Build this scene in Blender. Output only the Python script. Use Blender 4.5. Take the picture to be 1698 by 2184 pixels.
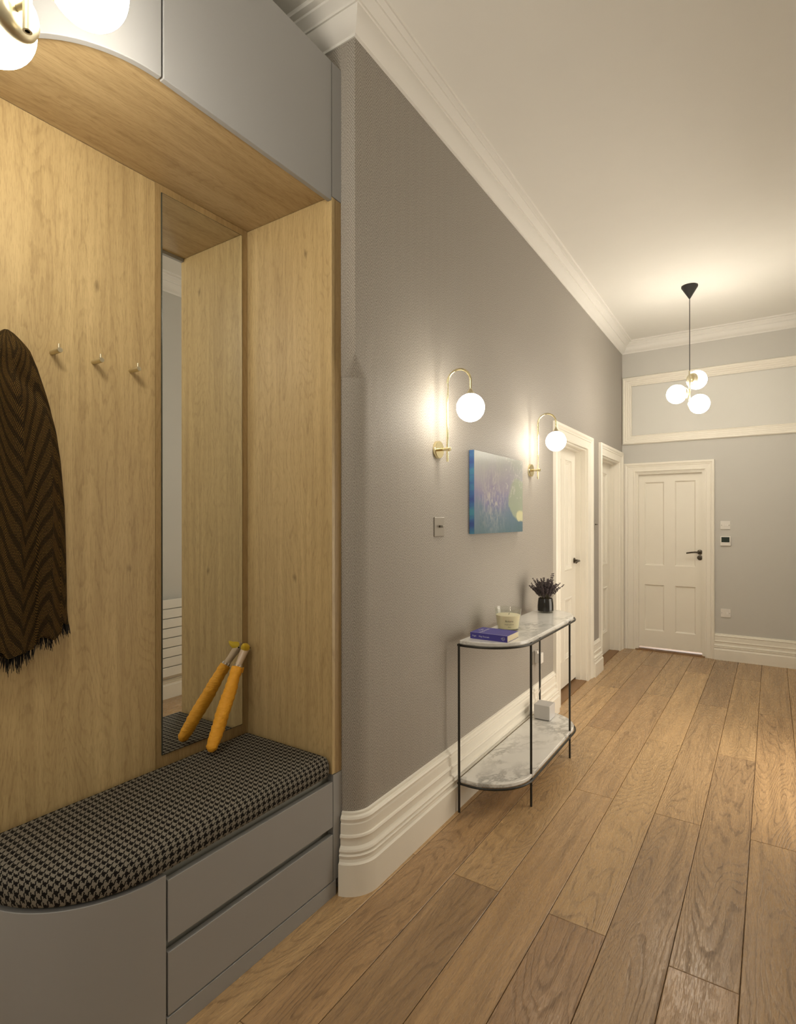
import bpy, bmesh, math, random
from mathutils import Vector, Matrix
PI = math.pi
random.seed(7)
for o in list(bpy.data.objects): bpy.data.objects.remove(o, do_unlink=True)
SC = bpy.context.scene
COL = SC.collection

# ------------------------------------------------------------------ camera
FPX, YAW, CY = 1188.0, 0.591, 1108.0
cd = bpy.data.cameras.new('camera'); cam = bpy.data.objects.new('camera', cd); COL.objects.link(cam)
cd.sensor_fit = 'HORIZONTAL'; cd.sensor_width = 36.0
cd.lens = 36.0 * FPX / 1698.0
cd.shift_y = (CY - 1092.0) / 1698.0
cd.clip_start = 0.02
cam.location = (0, 0, 1.5); cam.rotation_euler = (PI / 2, 0.001, YAW)
SC.camera = cam
# ------------------------------------------------------------------ world, exposure, lights
w = bpy.data.worlds.new('world'); SC.world = w; w.use_nodes = True
w.node_tree.nodes['Background'].inputs[0].default_value = (0.9, 0.95, 1.0, 1)
w.node_tree.nodes['Background'].inputs[1].default_value = 0.05
SC.view_settings.view_transform = 'Standard'; SC.view_settings.look = 'None'
SC.view_settings.exposure = 0.33; SC.view_settings.gamma = 1.0
SC.view_settings.use_curve_mapping = False
LAMP_RGB = (1.0, 0.92, 0.785)
PENDANT_NEAR, PENDANT_FAR, PENDANT_BACK_FILL, SCONCE = 35.0, 36.0, 12.0, 27.0

def area(name, loc, rot, sx, sy, power, col):
    l = bpy.data.lights.new(name, 'AREA'); l.shape = 'RECTANGLE'; l.size = sx; l.size_y = sy
    l.energy = power; l.color = col
    o = bpy.data.objects.new(name, l); COL.objects.link(o); o.location = loc; o.rotation_euler = rot
    return o
# added area light behind the camera, unseen: soft fill for the near hall
area('back_fill_light', (-0.75, -2.9, 2.3), (math.radians(-70) + PI, 0, 0), 1.8, 2.0, 14.0, (1.0, 0.93, 0.84))
# added fill light for the corridor, shining through a made-up side doorway
area('side_fill_light', (0.85, 3.90, 1.30), (0, math.radians(90), 0), 2.1, 1.9, 44, (1.0, 0.90, 0.76))
# the lit room beyond the end door (seen as a bright line under the door)
area('far_room_light', (-0.9, 7.9, 1.2), (PI / 2, 0, PI), 1.0, 1.0, 60, (0.85, 0.92, 1.0))

# ------------------------------------------------------------------ node helpers
def mat(name):
    m = bpy.data.materials.new(name); m.use_nodes = True
    nt = m.node_tree; b = nt.nodes['Principled BSDF']
    return m, nt, b
def nd(nt, t, **k):
    n = nt.nodes.new(t)
    for a, v in k.items():
        if a.startswith('i'): n.inputs[int(a[1:])].default_value = v
        else: setattr(n, a, v)
    return n
def mth(nt, op, a, b=None, c=None, clamp=False):
    n = nt.nodes.new('ShaderNodeMath'); n.operation = op; n.use_clamp = clamp
    for i, v in enumerate((a, b, c)):
        if v is None: continue
        if isinstance(v, (int, float)): n.inputs[i].default_value = v
        else: nt.links.new(v, n.inputs[i])
    return n.outputs[0]
def mixc(nt, f, a, b, mode='MIX'):
    n = nt.nodes.new('ShaderNodeMix'); n.data_type = 'RGBA'; n.blend_type = mode
    for i, v in ((0, f), (6, a), (7, b)):
        if isinstance(v, (int, float)): n.inputs[i].default_value = v
        elif isinstance(v, tuple): n.inputs[i].default_value = (*v, 1) if len(v) == 3 else v
        else: nt.links.new(v, n.inputs[i])
    return n.outputs[2]
def ramp(nt, f, stops):
    n = nt.nodes.new('ShaderNodeValToRGB'); cr = n.color_ramp
    while len(cr.elements) < len(stops): cr.elements.new(0.5)
    for e, (p, c) in zip(cr.elements, stops):
        e.position = p; e.color = (*c, 1) if isinstance(c, tuple) else (c, c, c, 1)
    nt.links.new(f, n.inputs[0]); return n.outputs[0]
def mapping(nt, src, scale=(1, 1, 1), loc=(0, 0, 0), rot=(0, 0, 0)):
    n = nt.nodes.new('ShaderNodeMapping'); n.inputs[1].default_value = loc; n.inputs[2].default_value = rot
    n.inputs[3].default_value = scale; nt.links.new(src, n.inputs[0]); return n.outputs[0]
def noise(nt, vec, scale=1.0, detail=2.0, rough=0.5, dist=0.0):
    n = nt.nodes.new('ShaderNodeTexNoise'); n.inputs['Scale'].default_value = scale
    n.inputs['Detail'].default_value = detail; n.inputs['Roughness'].default_value = rough
    n.inputs['Distortion'].default_value = dist; nt.links.new(vec, n.inputs['Vector']); return n.outputs[0]
def bump(nt, b, h, strength=0.3, dist=0.002):
    n = nt.nodes.new('ShaderNodeBump'); n.inputs['Strength'].default_value = strength
    n.inputs['Distance'].default_value = dist; nt.links.new(h, n.inputs['Height'])
    nt.links.new(n.outputs[0], b.inputs['Normal'])
def sep(nt, v):
    n = nt.nodes.new('ShaderNodeSeparateXYZ'); nt.links.new(v, n.inputs[0]); return n.outputs
def comb(nt, x, y, z):
    n = nt.nodes.new('ShaderNodeCombineXYZ')
    for i, v in enumerate((x, y, z)):
        if isinstance(v, (int, float)): n.inputs[i].default_value = v
        else: nt.links.new(v, n.inputs[i])
    return n.outputs[0]
def plain(name, rgb, rough=0.5, metal=0.0, wob=0.0, bscale=40, bstr=0.0, coat=0.0):
    m, nt, b = mat(name)
    b.inputs['Base Color'].default_value = (*rgb, 1); b.inputs['Roughness'].default_value = rough
    b.inputs['Metallic'].default_value = metal
    if coat: b.inputs['Coat Weight'].default_value = coat
    tc = nd(nt, 'ShaderNodeTexCoord')
    if wob:
        f = noise(nt, tc.outputs['Object'], 6, 3)
        c = mixc(nt, f, tuple(x * (1 - wob) for x in rgb), tuple(min(1, x * (1 + wob)) for x in rgb))
        nt.links.new(c, b.inputs['Base Color'])
    if bstr: bump(nt, b, noise(nt, tc.outputs['Object'], bscale, 4), bstr, 0.002)
    return m

# ------------------------------------------------------------------ materials
M = {}
M['white'] = plain('white_gloss_paint', (0.88, 0.84, 0.745), 0.38, wob=0.02, bscale=9, bstr=0.12)
M['plaster'] = plain('ceiling_paint', (0.80, 0.78, 0.73), 0.8, wob=0.015, bscale=3, bstr=0.05)
M['cornice'] = plain('cornice_paint', (0.82, 0.80, 0.755), 0.7, wob=0.02, bscale=20, bstr=0.15)
M['greywall'] = plain('pale_grey_wall_paint', (0.60, 0.585, 0.545), 0.75, wob=0.015, bscale=60, bstr=0.05)
M['panelwall'] = plain('pale_panel_paint', (0.70, 0.69, 0.645), 0.7, wob=0.015)
M['cabinet'] = plain('grey_lacquer', (0.34, 0.34, 0.335), 0.42, wob=0.01, bscale=300, bstr=0.02)
M['cabdark'] = plain('grey_lacquer_recess', (0.33, 0.33, 0.29), 0.5)
M['brass'] = plain('polished_brass', (0.83, 0.74, 0.46), 0.18, metal=1.0)
M['satin'] = plain('satin_brass', (0.66, 0.60, 0.43), 0.38, metal=1.0)
M['blackmetal'] = plain('black_powder_coat', (0.028, 0.027, 0.022), 0.4, metal=0.3, bscale=400, bstr=0.1)
M['blackplastic'] = plain('black_plastic', (0.02, 0.02, 0.02), 0.5)
M['bronze'] = plain('dark_bronze', (0.10, 0.085, 0.065), 0.25, metal=0.9)
M['plate'] = plain('putty_metal_plate', (0.30, 0.275, 0.235), 0.35, metal=0.35)
M['whiteplastic'] = plain('white_plastic', (0.80, 0.77, 0.72), 0.3)
M['cube'] = plain('silver_white_plastic', (0.62, 0.61, 0.60), 0.25)
M['screen'] = plain('thermostat_display', (0.02, 0.035, 0.025), 0.15)
M['blue'] = plain('blue_book_cover', (0.062, 0.052, 0.30), 0.5, wob=0.05)
M['paper'] = plain('book_pages', (0.72, 0.64, 0.46), 0.9)
M['printwhite'] = plain('white_print', (0.75, 0.75, 0.85), 0.6)
M['printdark'] = plain('dark_print', (0.10, 0.075, 0.05), 0.6)
M['wax'] = plain('cream_wax', (0.78, 0.70, 0.50), 0.55)
M['wax'].node_tree.nodes['Principled BSDF'].inputs['Subsurface Weight'].default_value = 0.15
M['wick'] = plain('burnt_wick', (0.05, 0.04, 0.03), 0.9)
M['radiator'] = plain('radiator_enamel', (0.80, 0.78, 0.72), 0.3)
M['stem'] = plain('dried_stem', (0.075, 0.062, 0.035), 0.9)
M['lavender'] = plain('dried_lavender', (0.080, 0.060, 0.062), 0.95, wob=0.4)
M['duckwood'] = plain('pale_turned_wood', (0.58, 0.44, 0.30), 0.3, wob=0.1)
M['beak'] = plain('yellow_paint', (0.72, 0.50, 0.03), 0.4)
M['black'] = plain('gloss_black', (0.01, 0.01, 0.01), 0.2)
M['chrome'] = plain('chrome', (0.8, 0.8, 0.78), 0.12, metal=1.0)
M['threshold'] = plain('oak_threshold', (0.24, 0.13, 0.055), 0.5, wob=0.2)
M['cord'] = plain('white_cable', (0.75, 0.70, 0.60), 0.5)
M['mirror'] = plain('mirror_silver', (0.86, 0.88, 0.86), 0.0, metal=1.0)
M['mirroredge'] = plain('mirror_edge', (0.055, 0.06, 0.045), 0.2)
M['shadowgap'] = plain('dark_void', (0.01, 0.01, 0.01), 0.9)

m, nt, b = mat('lit_opal_glass'); M['opal'] = m    # strength set per lamp below
def opal(strength):
    m = bpy.data.materials.new('lit_opal_glass_%d' % int(strength)); m.use_nodes = True
    b = m.node_tree.nodes['Principled BSDF']
    b.inputs['Base Color'].default_value = (0.9, 0.9, 0.88, 1); b.inputs['Roughness'].default_value = 0.15
    b.inputs['Emission Color'].default_value = (*LAMP_RGB, 1); b.inputs['Emission Strength'].default_value = strength
    return m
m, nt, b = mat('clear_glass'); M['glass'] = m     # thin clear glass: see-through with a fresnel gloss
tr = nd(nt, 'ShaderNodeBsdfTransparent'); tr.inputs[0].default_value = (0.96, 0.97, 0.95, 1)
gl = nd(nt, 'ShaderNodeBsdfGlossy'); gl.inputs['Roughness'].default_value = 0.03; gl.inputs[0].default_value = (1, 1, 1, 1)
lw = nd(nt, 'ShaderNodeLayerWeight'); lw.inputs[0].default_value = 0.5
fr_ = ramp(nt, lw.outputs['Facing'], [(0.0, 0.02), (0.6, 0.05), (0.85, 0.22), (1.0, 0.7)])
mx = nd(nt, 'ShaderNodeMixShader'); nt.links.new(fr_, mx.inputs[0]); nt.links.new(tr.outputs[0], mx.inputs[1]); nt.links.new(gl.outputs[0], mx.inputs[2])
nt.links.new(mx.outputs[0], nt.nodes['Material Output'].inputs['Surface'])
m, nt, b = mat('dark_glass'); M['darkglass'] = m
b.inputs['Base Color'].default_value = (0.018, 0.017, 0.015, 1); b.inputs['Roughness'].default_value = 0.08

def oak(name, axis, light, dark, ringk=7.0, contrast=0.55, knots=True, rough=0.5, bstr=0.25, perobj=False, tone=None, gloss_var=0.1, sc=1.0, linew=0.55, porew=0.5):
    """axis: 0,1,2 = grain direction in object space"""
    m, nt, b = mat(name)
    tc = nd(nt, 'ShaderNodeTexCoord'); v = tc.outputs['Object']
    if perobj:
        oi = nd(nt, 'ShaderNodeObjectInfo'); r = oi.outputs['Random']
        off = comb(nt, mth(nt, 'MULTIPLY', r, 37.0), mth(nt, 'MULTIPLY', r, 91.0), mth(nt, 'MULTIPLY', r, 13.0))
        ad = nd(nt, 'ShaderNodeVectorMath', operation='ADD'); nt.links.new(v, ad.inputs[0]); nt.links.new(off, ad.inputs[1]); v = ad.outputs[0]
    a, f_, fib = [4.6 * sc] * 3, [26 * sc] * 3, [240.0] * 3
    a[axis] = 0.62 * sc; f_[axis] = 1.2 * sc; fib[axis] = 11.0
    n1 = noise(nt, mapping(nt, v, tuple(a)), 1.0, 1.6, 0.42, 0.35)
    jag = noise(nt, mapping(nt, v, tuple(x * (2.2 if i_ != axis else 14.0) for i_, x in enumerate(f_))), 1.0, 2.0, 0.6)
    n1 = mth(nt, 'ADD', n1, mth(nt, 'MULTIPLY', jag, 0.022))
    rings = mth(nt, 'FRACT', mth(nt, 'MULTIPLY', n1, ringk * 5.0))        # contour lines: cathedral grain
    line = ramp(nt, rings, [(0.0, 0.0), (0.62, 0.03), (0.84, 1.0), (0.93, 0.9), (1.0, 0.0)])
    n2 = noise(nt, mapping(nt, v, tuple(f_)), 1.0, 3.0, 0.6)
    fib[axis] *= 2.2; fib = [x * 1.2 for x in fib]
    n3 = noise(nt, mapping(nt, v, tuple(fib)), 1.0, 2.0, 0.6)
    n4 = noise(nt, mapping(nt, v, tuple(x * 0.38 for x in fib)), 1.0, 2.0, 0.7)
    pores = mth(nt, 'ADD', mth(nt, 'MULTIPLY', ramp(nt, n3, [(0.40, 1.0), (0.48, 0.0)]), 0.7), mth(nt, 'MULTIPLY', ramp(nt, n4, [(0.38, 1.0), (0.46, 0.0)]), 0.5))
    if perobj: linew = mth(nt, 'ADD', 0.10, mth(nt, 'MULTIPLY', mth(nt, 'FRACT', mth(nt, 'MULTIPLY', r, 23.7)), 0.62))
    broken = mth(nt, 'MULTIPLY', line, ramp(nt, n2, [(0.30, 0.25), (0.66, 1.0)]))
    wear = mth(nt, 'ADD', mth(nt, 'MULTIPLY', broken, mth(nt, 'MULTIPLY', linew, contrast) if perobj else linew * contrast), mth(nt, 'MULTIPLY', pores, porew * contrast), clamp=True)
    big = noise(nt, mapping(nt, v, tuple(x * 0.8 for x in a)), 1.0, 2.0)
    base = mixc(nt, ramp(nt, n2, [(0.3, 0.0), (0.72, 1.0)]), light, tuple(l * 0.55 + d * 0.45 for l, d in zip(light, dark)))
    base = mixc(nt, mth(nt, 'MULTIPLY', ramp(nt, big, [(0.35, 0.0), (0.68, 1.0)]), 0.35), base, tuple(l * 0.6 + d * 0.4 for l, d in zip(light, dark)))
    c = mixc(nt, wear, base, dark)
    if knots:
        kv = [4.2] * 3; kv[axis] = 2.2
        vo = nd(nt, 'ShaderNodeTexVoronoi'); nt.links.new(mapping(nt, v, tuple(kv)), vo.inputs['Vector']); vo.inputs['Scale'].default_value = 1.0
        kn = mth(nt, 'ADD', mth(nt, 'SUBTRACT', vo.outputs['Distance'], 0.03), mth(nt, 'MULTIPLY', jag, 0.10))
        c = mixc(nt, ramp(nt, kn, [(0.02, 0.7), (0.075, 0.0)]), c, tuple(d * 0.45 for d in dark))
    if perobj:
        c = mixc(nt, 1.0, c, ramp(nt, mth(nt, 'FRACT', mth(nt, 'MULTIPLY', r, 7.31)), tone), 'MULTIPLY')
    nt.links.new(c, b.inputs['Base Color'])
    rr = mth(nt, 'ADD', mth(nt, 'MULTIPLY', wear, gloss_var), rough)
    nt.links.new(rr, b.inputs['Roughness'])
    bump(nt, b, mth(nt, 'SUBTRACT', 1.0, wear), bstr, 0.0012)
    return m
OL, OD = (0.63, 0.475, 0.235), (0.23, 0.14, 0.052)
M['oakV'] = oak('oak_veneer_upright', 2, OL, OD, ringk=8.0, contrast=0.62, rough=0.38, bstr=0.10, sc=1.25, linew=0.40, porew=0.42)
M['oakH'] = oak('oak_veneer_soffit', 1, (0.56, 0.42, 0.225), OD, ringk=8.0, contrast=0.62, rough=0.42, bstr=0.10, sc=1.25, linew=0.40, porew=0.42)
M['oakE'] = oak('oak_veneer_edge', 2, (0.43, 0.30, 0.135), (0.22, 0.135, 0.05), knots=False, contrast=0.6, rough=0.5, bstr=0.08)
TONE = [(0.0, (0.80, 0.77, 0.76)), (0.3, (0.98, 0.95, 0.92)), (0.55, (1.12, 1.10, 1.02)), (0.75, (0.84, 0.77, 0.74)), (1.0, (1.26, 1.24, 1.14))]
M['floor'] = oak('brushed_oak_plank', 1, (0.57, 0.385, 0.205), (0.145, 0.088, 0.047), ringk=7.0, contrast=0.95, knots=False, linew=0.62, porew=0.34, sc=1.05,
                 rough=0.27, bstr=0.8, perobj=True, tone=TONE, gloss_var=0.25)

# herringbone textured wallpaper (UV: u = run along wall in m, v = height in m)
m, nt, b = mat('herringbone_wallpaper'); M['paperhb'] = m
uv = nd(nt, 'ShaderNodeUVMap'); s = sep(nt, uv.outputs[0])
tri = mth(nt, 'ABSOLUTE', mth(nt, 'SUBTRACT', mth(nt, 'FRACT', mth(nt, 'DIVIDE', s[0], 0.074)), 0.5))       # 0..0.5
ph = mth(nt, 'ADD', s[1], mth(nt, 'MULTIPLY', tri, 0.118))
st = mth(nt, 'SINE', mth(nt, 'MULTIPLY', ph, 2 * PI / 0.0140))
fine = noise(nt, mapping(nt, uv.outputs[0], (210, 190, 1)), 1.0, 1.0)
blotch = noise(nt, mapping(nt, uv.outputs[0], (1.6, 1.1, 1)), 1.0, 2.0)
hgt = mth(nt, 'ADD', mth(nt, 'MULTIPLY', st, 0.85), mth(nt, 'MULTIPLY', mth(nt, 'SUBTRACT', fine, 0.5), 4.0))
f = mth(nt, 'ADD', mth(nt, 'MULTIPLY', hgt, 0.33), 0.5, clamp=True)
c = mixc(nt, f, (0.185, 0.165, 0.138), (0.50, 0.46, 0.405))
c = mixc(nt, mth(nt, 'MULTIPLY', blotch, 0.10), c, (0.34, 0.32, 0.29))
nt.links.new(c, b.inputs['Base Color']); b.inputs['Roughness'].default_value = 0.62
b.inputs['Sheen Weight'].default_value = 0.1
bump(nt, b, hgt, 0.35, 0.0012)

# houndstooth fabric (UV in metres)
m, nt, b = mat('houndstooth_fabric'); M['hound'] = m
uv = nd(nt, 'ShaderNodeUVMap'); wb = noise(nt, mapping(nt, uv.outputs[0], (9, 9, 1)), 1.0, 1.0)
s = sep(nt, uv.outputs[0]); K = 8 / 0.0235
i = mth(nt, 'FLOOR', mth(nt, 'ADD', mth(nt, 'MULTIPLY', s[0], K), mth(nt, 'MULTIPLY', wb, 3.0)))
j = mth(nt, 'FLOOR', mth(nt, 'ADD', mth(nt, 'MULTIPLY', s[1], K), mth(nt, 'MULTIPLY', wb, 2.0)))
tw = mth(nt, 'LESS_THAN', mth(nt, 'FLOORED_MODULO', mth(nt, 'ADD', i, j), 4.0), 1.5)
wi = mth(nt, 'LESS_THAN', mth(nt, 'FLOORED_MODULO', i, 8.0), 3.5)
wj = mth(nt, 'LESS_THAN', mth(nt, 'FLOORED_MODULO', j, 8.0), 3.5)
k = mth(nt, 'ADD', mth(nt, 'MULTIPLY', tw, wi), mth(nt, 'MULTIPLY', mth(nt, 'SUBTRACT', 1.0, tw), wj))
fz = noise(nt, mapping(nt, uv.outputs[0], (900, 900, 1)), 1.0, 1.0)
lightc = mixc(nt, fz, (0.165, 0.148, 0.118), (0.27, 0.245, 0.20)); darkc = mixc(nt, fz, (0.003, 0.0025, 0.003), (0.012, 0.010, 0.009))
nt.links.new(mixc(nt, k, darkc, lightc), b.inputs['Base Color']); b.inputs['Roughness'].default_value = 0.9
b.inputs['Specular IOR Level'].default_value = 0.2
bump(nt, b, mth(nt, 'ADD', mth(nt, 'MULTIPLY', k, 0.5), fz), 0.3, 0.0006)

# scarf weave
m, nt, b = mat('brown_black_weave'); M['weave'] = m
uv = nd(nt, 'ShaderNodeUVMap'); s = sep(nt, uv.outputs[0])
rowf = mth(nt, 'MULTIPLY', s[1], 1 / 0.0046)
row = mth(nt, 'FLOOR', rowf)
colf = mth(nt, 'ADD', mth(nt, 'MULTIPLY', s[0], 1 / 0.0054), mth(nt, 'MULTIPLY', row, 0.5))
dx = mth(nt, 'ABSOLUTE', mth(nt, 'SUBTRACT', mth(nt, 'FRACT', colf), 0.5)); dy = mth(nt, 'ABSOLUTE', mth(nt, 'SUBTRACT', mth(nt, 'FRACT', rowf), 0.5))
dot = mth(nt, 'LESS_THAN', mth(nt, 'ADD', mth(nt, 'MULTIPLY', dx, 1.1), mth(nt, 'MULTIPLY', dy, 1.5)), 0.52)
zz = mth(nt, 'ABSOLUTE', mth(nt, 'SUBTRACT', mth(nt, 'FRACT', mth(nt, 'DIVIDE', s[0], 0.26)), 0.5))
band = mth(nt, 'SINE', mth(nt, 'MULTIPLY', mth(nt, 'ADD', s[1], mth(nt, 'MULTIPLY', zz, 0.30)), 2 * PI / 0.072))
band = ramp(nt, mth(nt, 'ADD', mth(nt, 'MULTIPLY', band, 0.5), 0.5), [(0.22, 0.42), (0.42, 1.0)])
nz = noise(nt, mapping(nt, uv.outputs[0], (260, 260, 1)), 1.0, 1.0)
f = mth(nt, 'MULTIPLY', mth(nt, 'MULTIPLY', dot, band), ramp(nt, nz, [(0.3, 0.4), (0.6, 1.0)]))
nt.links.new(mixc(nt, f, (0.007, 0.006, 0.004), (0.25, 0.145, 0.037)), b.inputs['Base Color'])
b.inputs['Roughness'].default_value = 0.95; b.inputs['Specular IOR Level'].default_value = 0.1
bump(nt, b, f, 0.5, 0.001)
M['fringe'] = plain('black_wool_fringe', (0.012, 0.011, 0.010), 0.95)

# marble
m, nt, b = mat('white_marble'); M['marble'] = m
tc = nd(nt, 'ShaderNodeTexCoord'); v = mapping(nt, tc.outputs['Object'], (1, 0.8, 1), rot=(0, 0, 0.5))
n1 = noise(nt, mapping(nt, v, (1, 0.6, 1)), 13.0, 6.0, 0.60, 0.15); n2 = noise(nt, v, 2.2, 3.0, 0.5, 0.6)
vein = mth(nt, 'SUBTRACT', 1.0, mth(nt, 'MULTIPLY', mth(nt, 'ABSOLUTE', mth(nt, 'SUBTRACT', n1, 0.5)), 14.0), clamp=True)
msk = ramp(nt, n2, [(0.44, 0.0), (0.60, 1.0)])
c = mixc(nt, mth(nt, 'MULTIPLY', n2, 0.25), (0.84, 0.825, 0.78), (0.66, 0.65, 0.615))
c = mixc(nt, mth(nt, 'MULTIPLY', mth(nt, 'MULTIPLY', vein, msk), 0.75), c, (0.28, 0.27, 0.25))
nt.links.new(c, b.inputs['Base Color']); b.inputs['Roughness'].default_value = 0.14

# abstract painting (object space: y along the wall, z up)
m, nt, b = mat('abstract_canvas'); M['canvas'] = m
tc = nd(nt, 'ShaderNodeTexCoord'); s = sep(nt, tc.outputs['Object'])
wv = noise(nt, mapping(nt, tc.outputs['Object'], (3, 4, 4)), 1.0, 3.0, 0.5, 1.0)
zz = mth(nt, 'ADD', mth(nt, 'DIVIDE', mth(nt, 'SUBTRACT', s[2], -0.2325), 0.465), mth(nt, 'MULTIPLY', mth(nt, 'SUBTRACT', wv, 0.5), 0.5))
c = ramp(nt, zz, [(0.0, (0.075, 0.15, 0.19)), (0.25, (0.12, 0.19, 0.27)), (0.45, (0.20, 0.20, 0.35)), (0.55, (0.27, 0.25, 0.35)), (0.75, (0.33, 0.32, 0.36)), (1.0, (0.33, 0.35, 0.32))])
strk = noise(nt, mapping(nt, tc.outputs['Object'], (10, 26, 9), rot=(0.5, 0, 0)), 1.3, 5.0, 0.70, 2.0)
lft = mth(nt, 'SUBTRACT', 1.0, mth(nt, 'MULTIPLY', mth(nt, 'ABSOLUTE', mth(nt, 'ADD', s[1], 0.10)), 4.0), clamp=True)
vs = mth(nt, 'SUBTRACT', 1.0, mth(nt, 'MULTIPLY', mth(nt, 'ABSOLUTE', mth(nt, 'ADD', s[2], 0.03)), 4.0), clamp=True)
sm = mth(nt, 'MULTIPLY', mth(nt, 'MULTIPLY', ramp(nt, strk, [(0.47, 0.0), (0.58, 1.0)]), lft), vs)
c = mixc(nt, sm, c, (0.52, 0.50, 0.45))
d1 = mth(nt, 'ADD', mth(nt, 'POWER', mth(nt, 'DIVIDE', mth(nt, 'SUBTRACT', s[1], 0.29), 0.17), 2.0), mth(nt, 'POWER', mth(nt, 'DIVIDE', mth(nt, 'ADD', s[2], 0.01), 0.14), 2.0))
d1 = mth(nt, 'ADD', d1, mth(nt, 'MULTIPLY', mth(nt, 'SUBTRACT', wv, 0.5), 1.6))
c = mixc(nt, ramp(nt, d1, [(0.75, 0.9), (1.0, 0.0)]), c, (0.32, 0.37, 0.27))
d2 = mth(nt, 'ADD', mth(nt, 'POWER', mth(nt, 'DIVIDE', mth(nt, 'SUBTRACT', s[1], 0.33), 0.08), 2.0), mth(nt, 'POWER', mth(nt, 'DIVIDE', mth(nt, 'ADD', s[2], 0.13), 0.04), 2.0))
c = mixc(nt, ramp(nt, mth(nt, 'ADD', d2, mth(nt, 'MULTIPLY', mth(nt, 'SUBTRACT', strk, 0.5), 2.0)), [(0.6, 0.9), (1.1, 0.0)]), c, (0.62, 0.60, 0.36))
up = noise(nt, mapping(nt, tc.outputs['Object'], (10, 12, 14)), 1.0, 4.0, 0.6, 2.5)
um = mth(nt, 'MULTIPLY', ramp(nt, up, [(0.55, 0.0), (0.62, 1.0)]), mth(nt, 'MULTIPLY', mth(nt, 'GREATER_THAN', s[1], 0.08), mth(nt, 'GREATER_THAN', s[2], -0.02)))
c = mixc(nt, mth(nt, 'MULTIPLY', um, 0.6), c, (0.50, 0.50, 0.47))
nt.links.new(c, b.inputs['Base Color']); b.inputs['Roughness'].default_value = 0.38
bump(nt, b, strk, 0.5, 0.003)
m, nt, b = mat('canvas_side_blue'); M['canvasside'] = m
tc = nd(nt, 'ShaderNodeTexCoord'); n1 = noise(nt, mapping(nt, tc.outputs['Object'], (6, 6, 14)), 1.0, 4.0)
nt.links.new(ramp(nt, n1, [(0.3, (0.05, 0.08, 0.28)), (0.5, (0.06, 0.15, 0.36)), (0.68, (0.08, 0.28, 0.38))]), b.inputs['Base Color'])

# mustard umbrella cloth
m, nt, b = mat('mustard_nylon'); M['mustard'] = m
tc = nd(nt, 'ShaderNodeTexCoord')
wr = noise(nt, mapping(nt, tc.outputs['Object'], (25, 25, 110)), 1.0, 3.0, 0.6, 1.0)
nt.links.new(mixc(nt, wr, (0.80, 0.34, 0.015), (0.90, 0.44, 0.03)), b.inputs['Base Color']); b.inputs['Roughness'].default_value = 0.6
bump(nt, b, wr, 0.8, 0.004)

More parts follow.
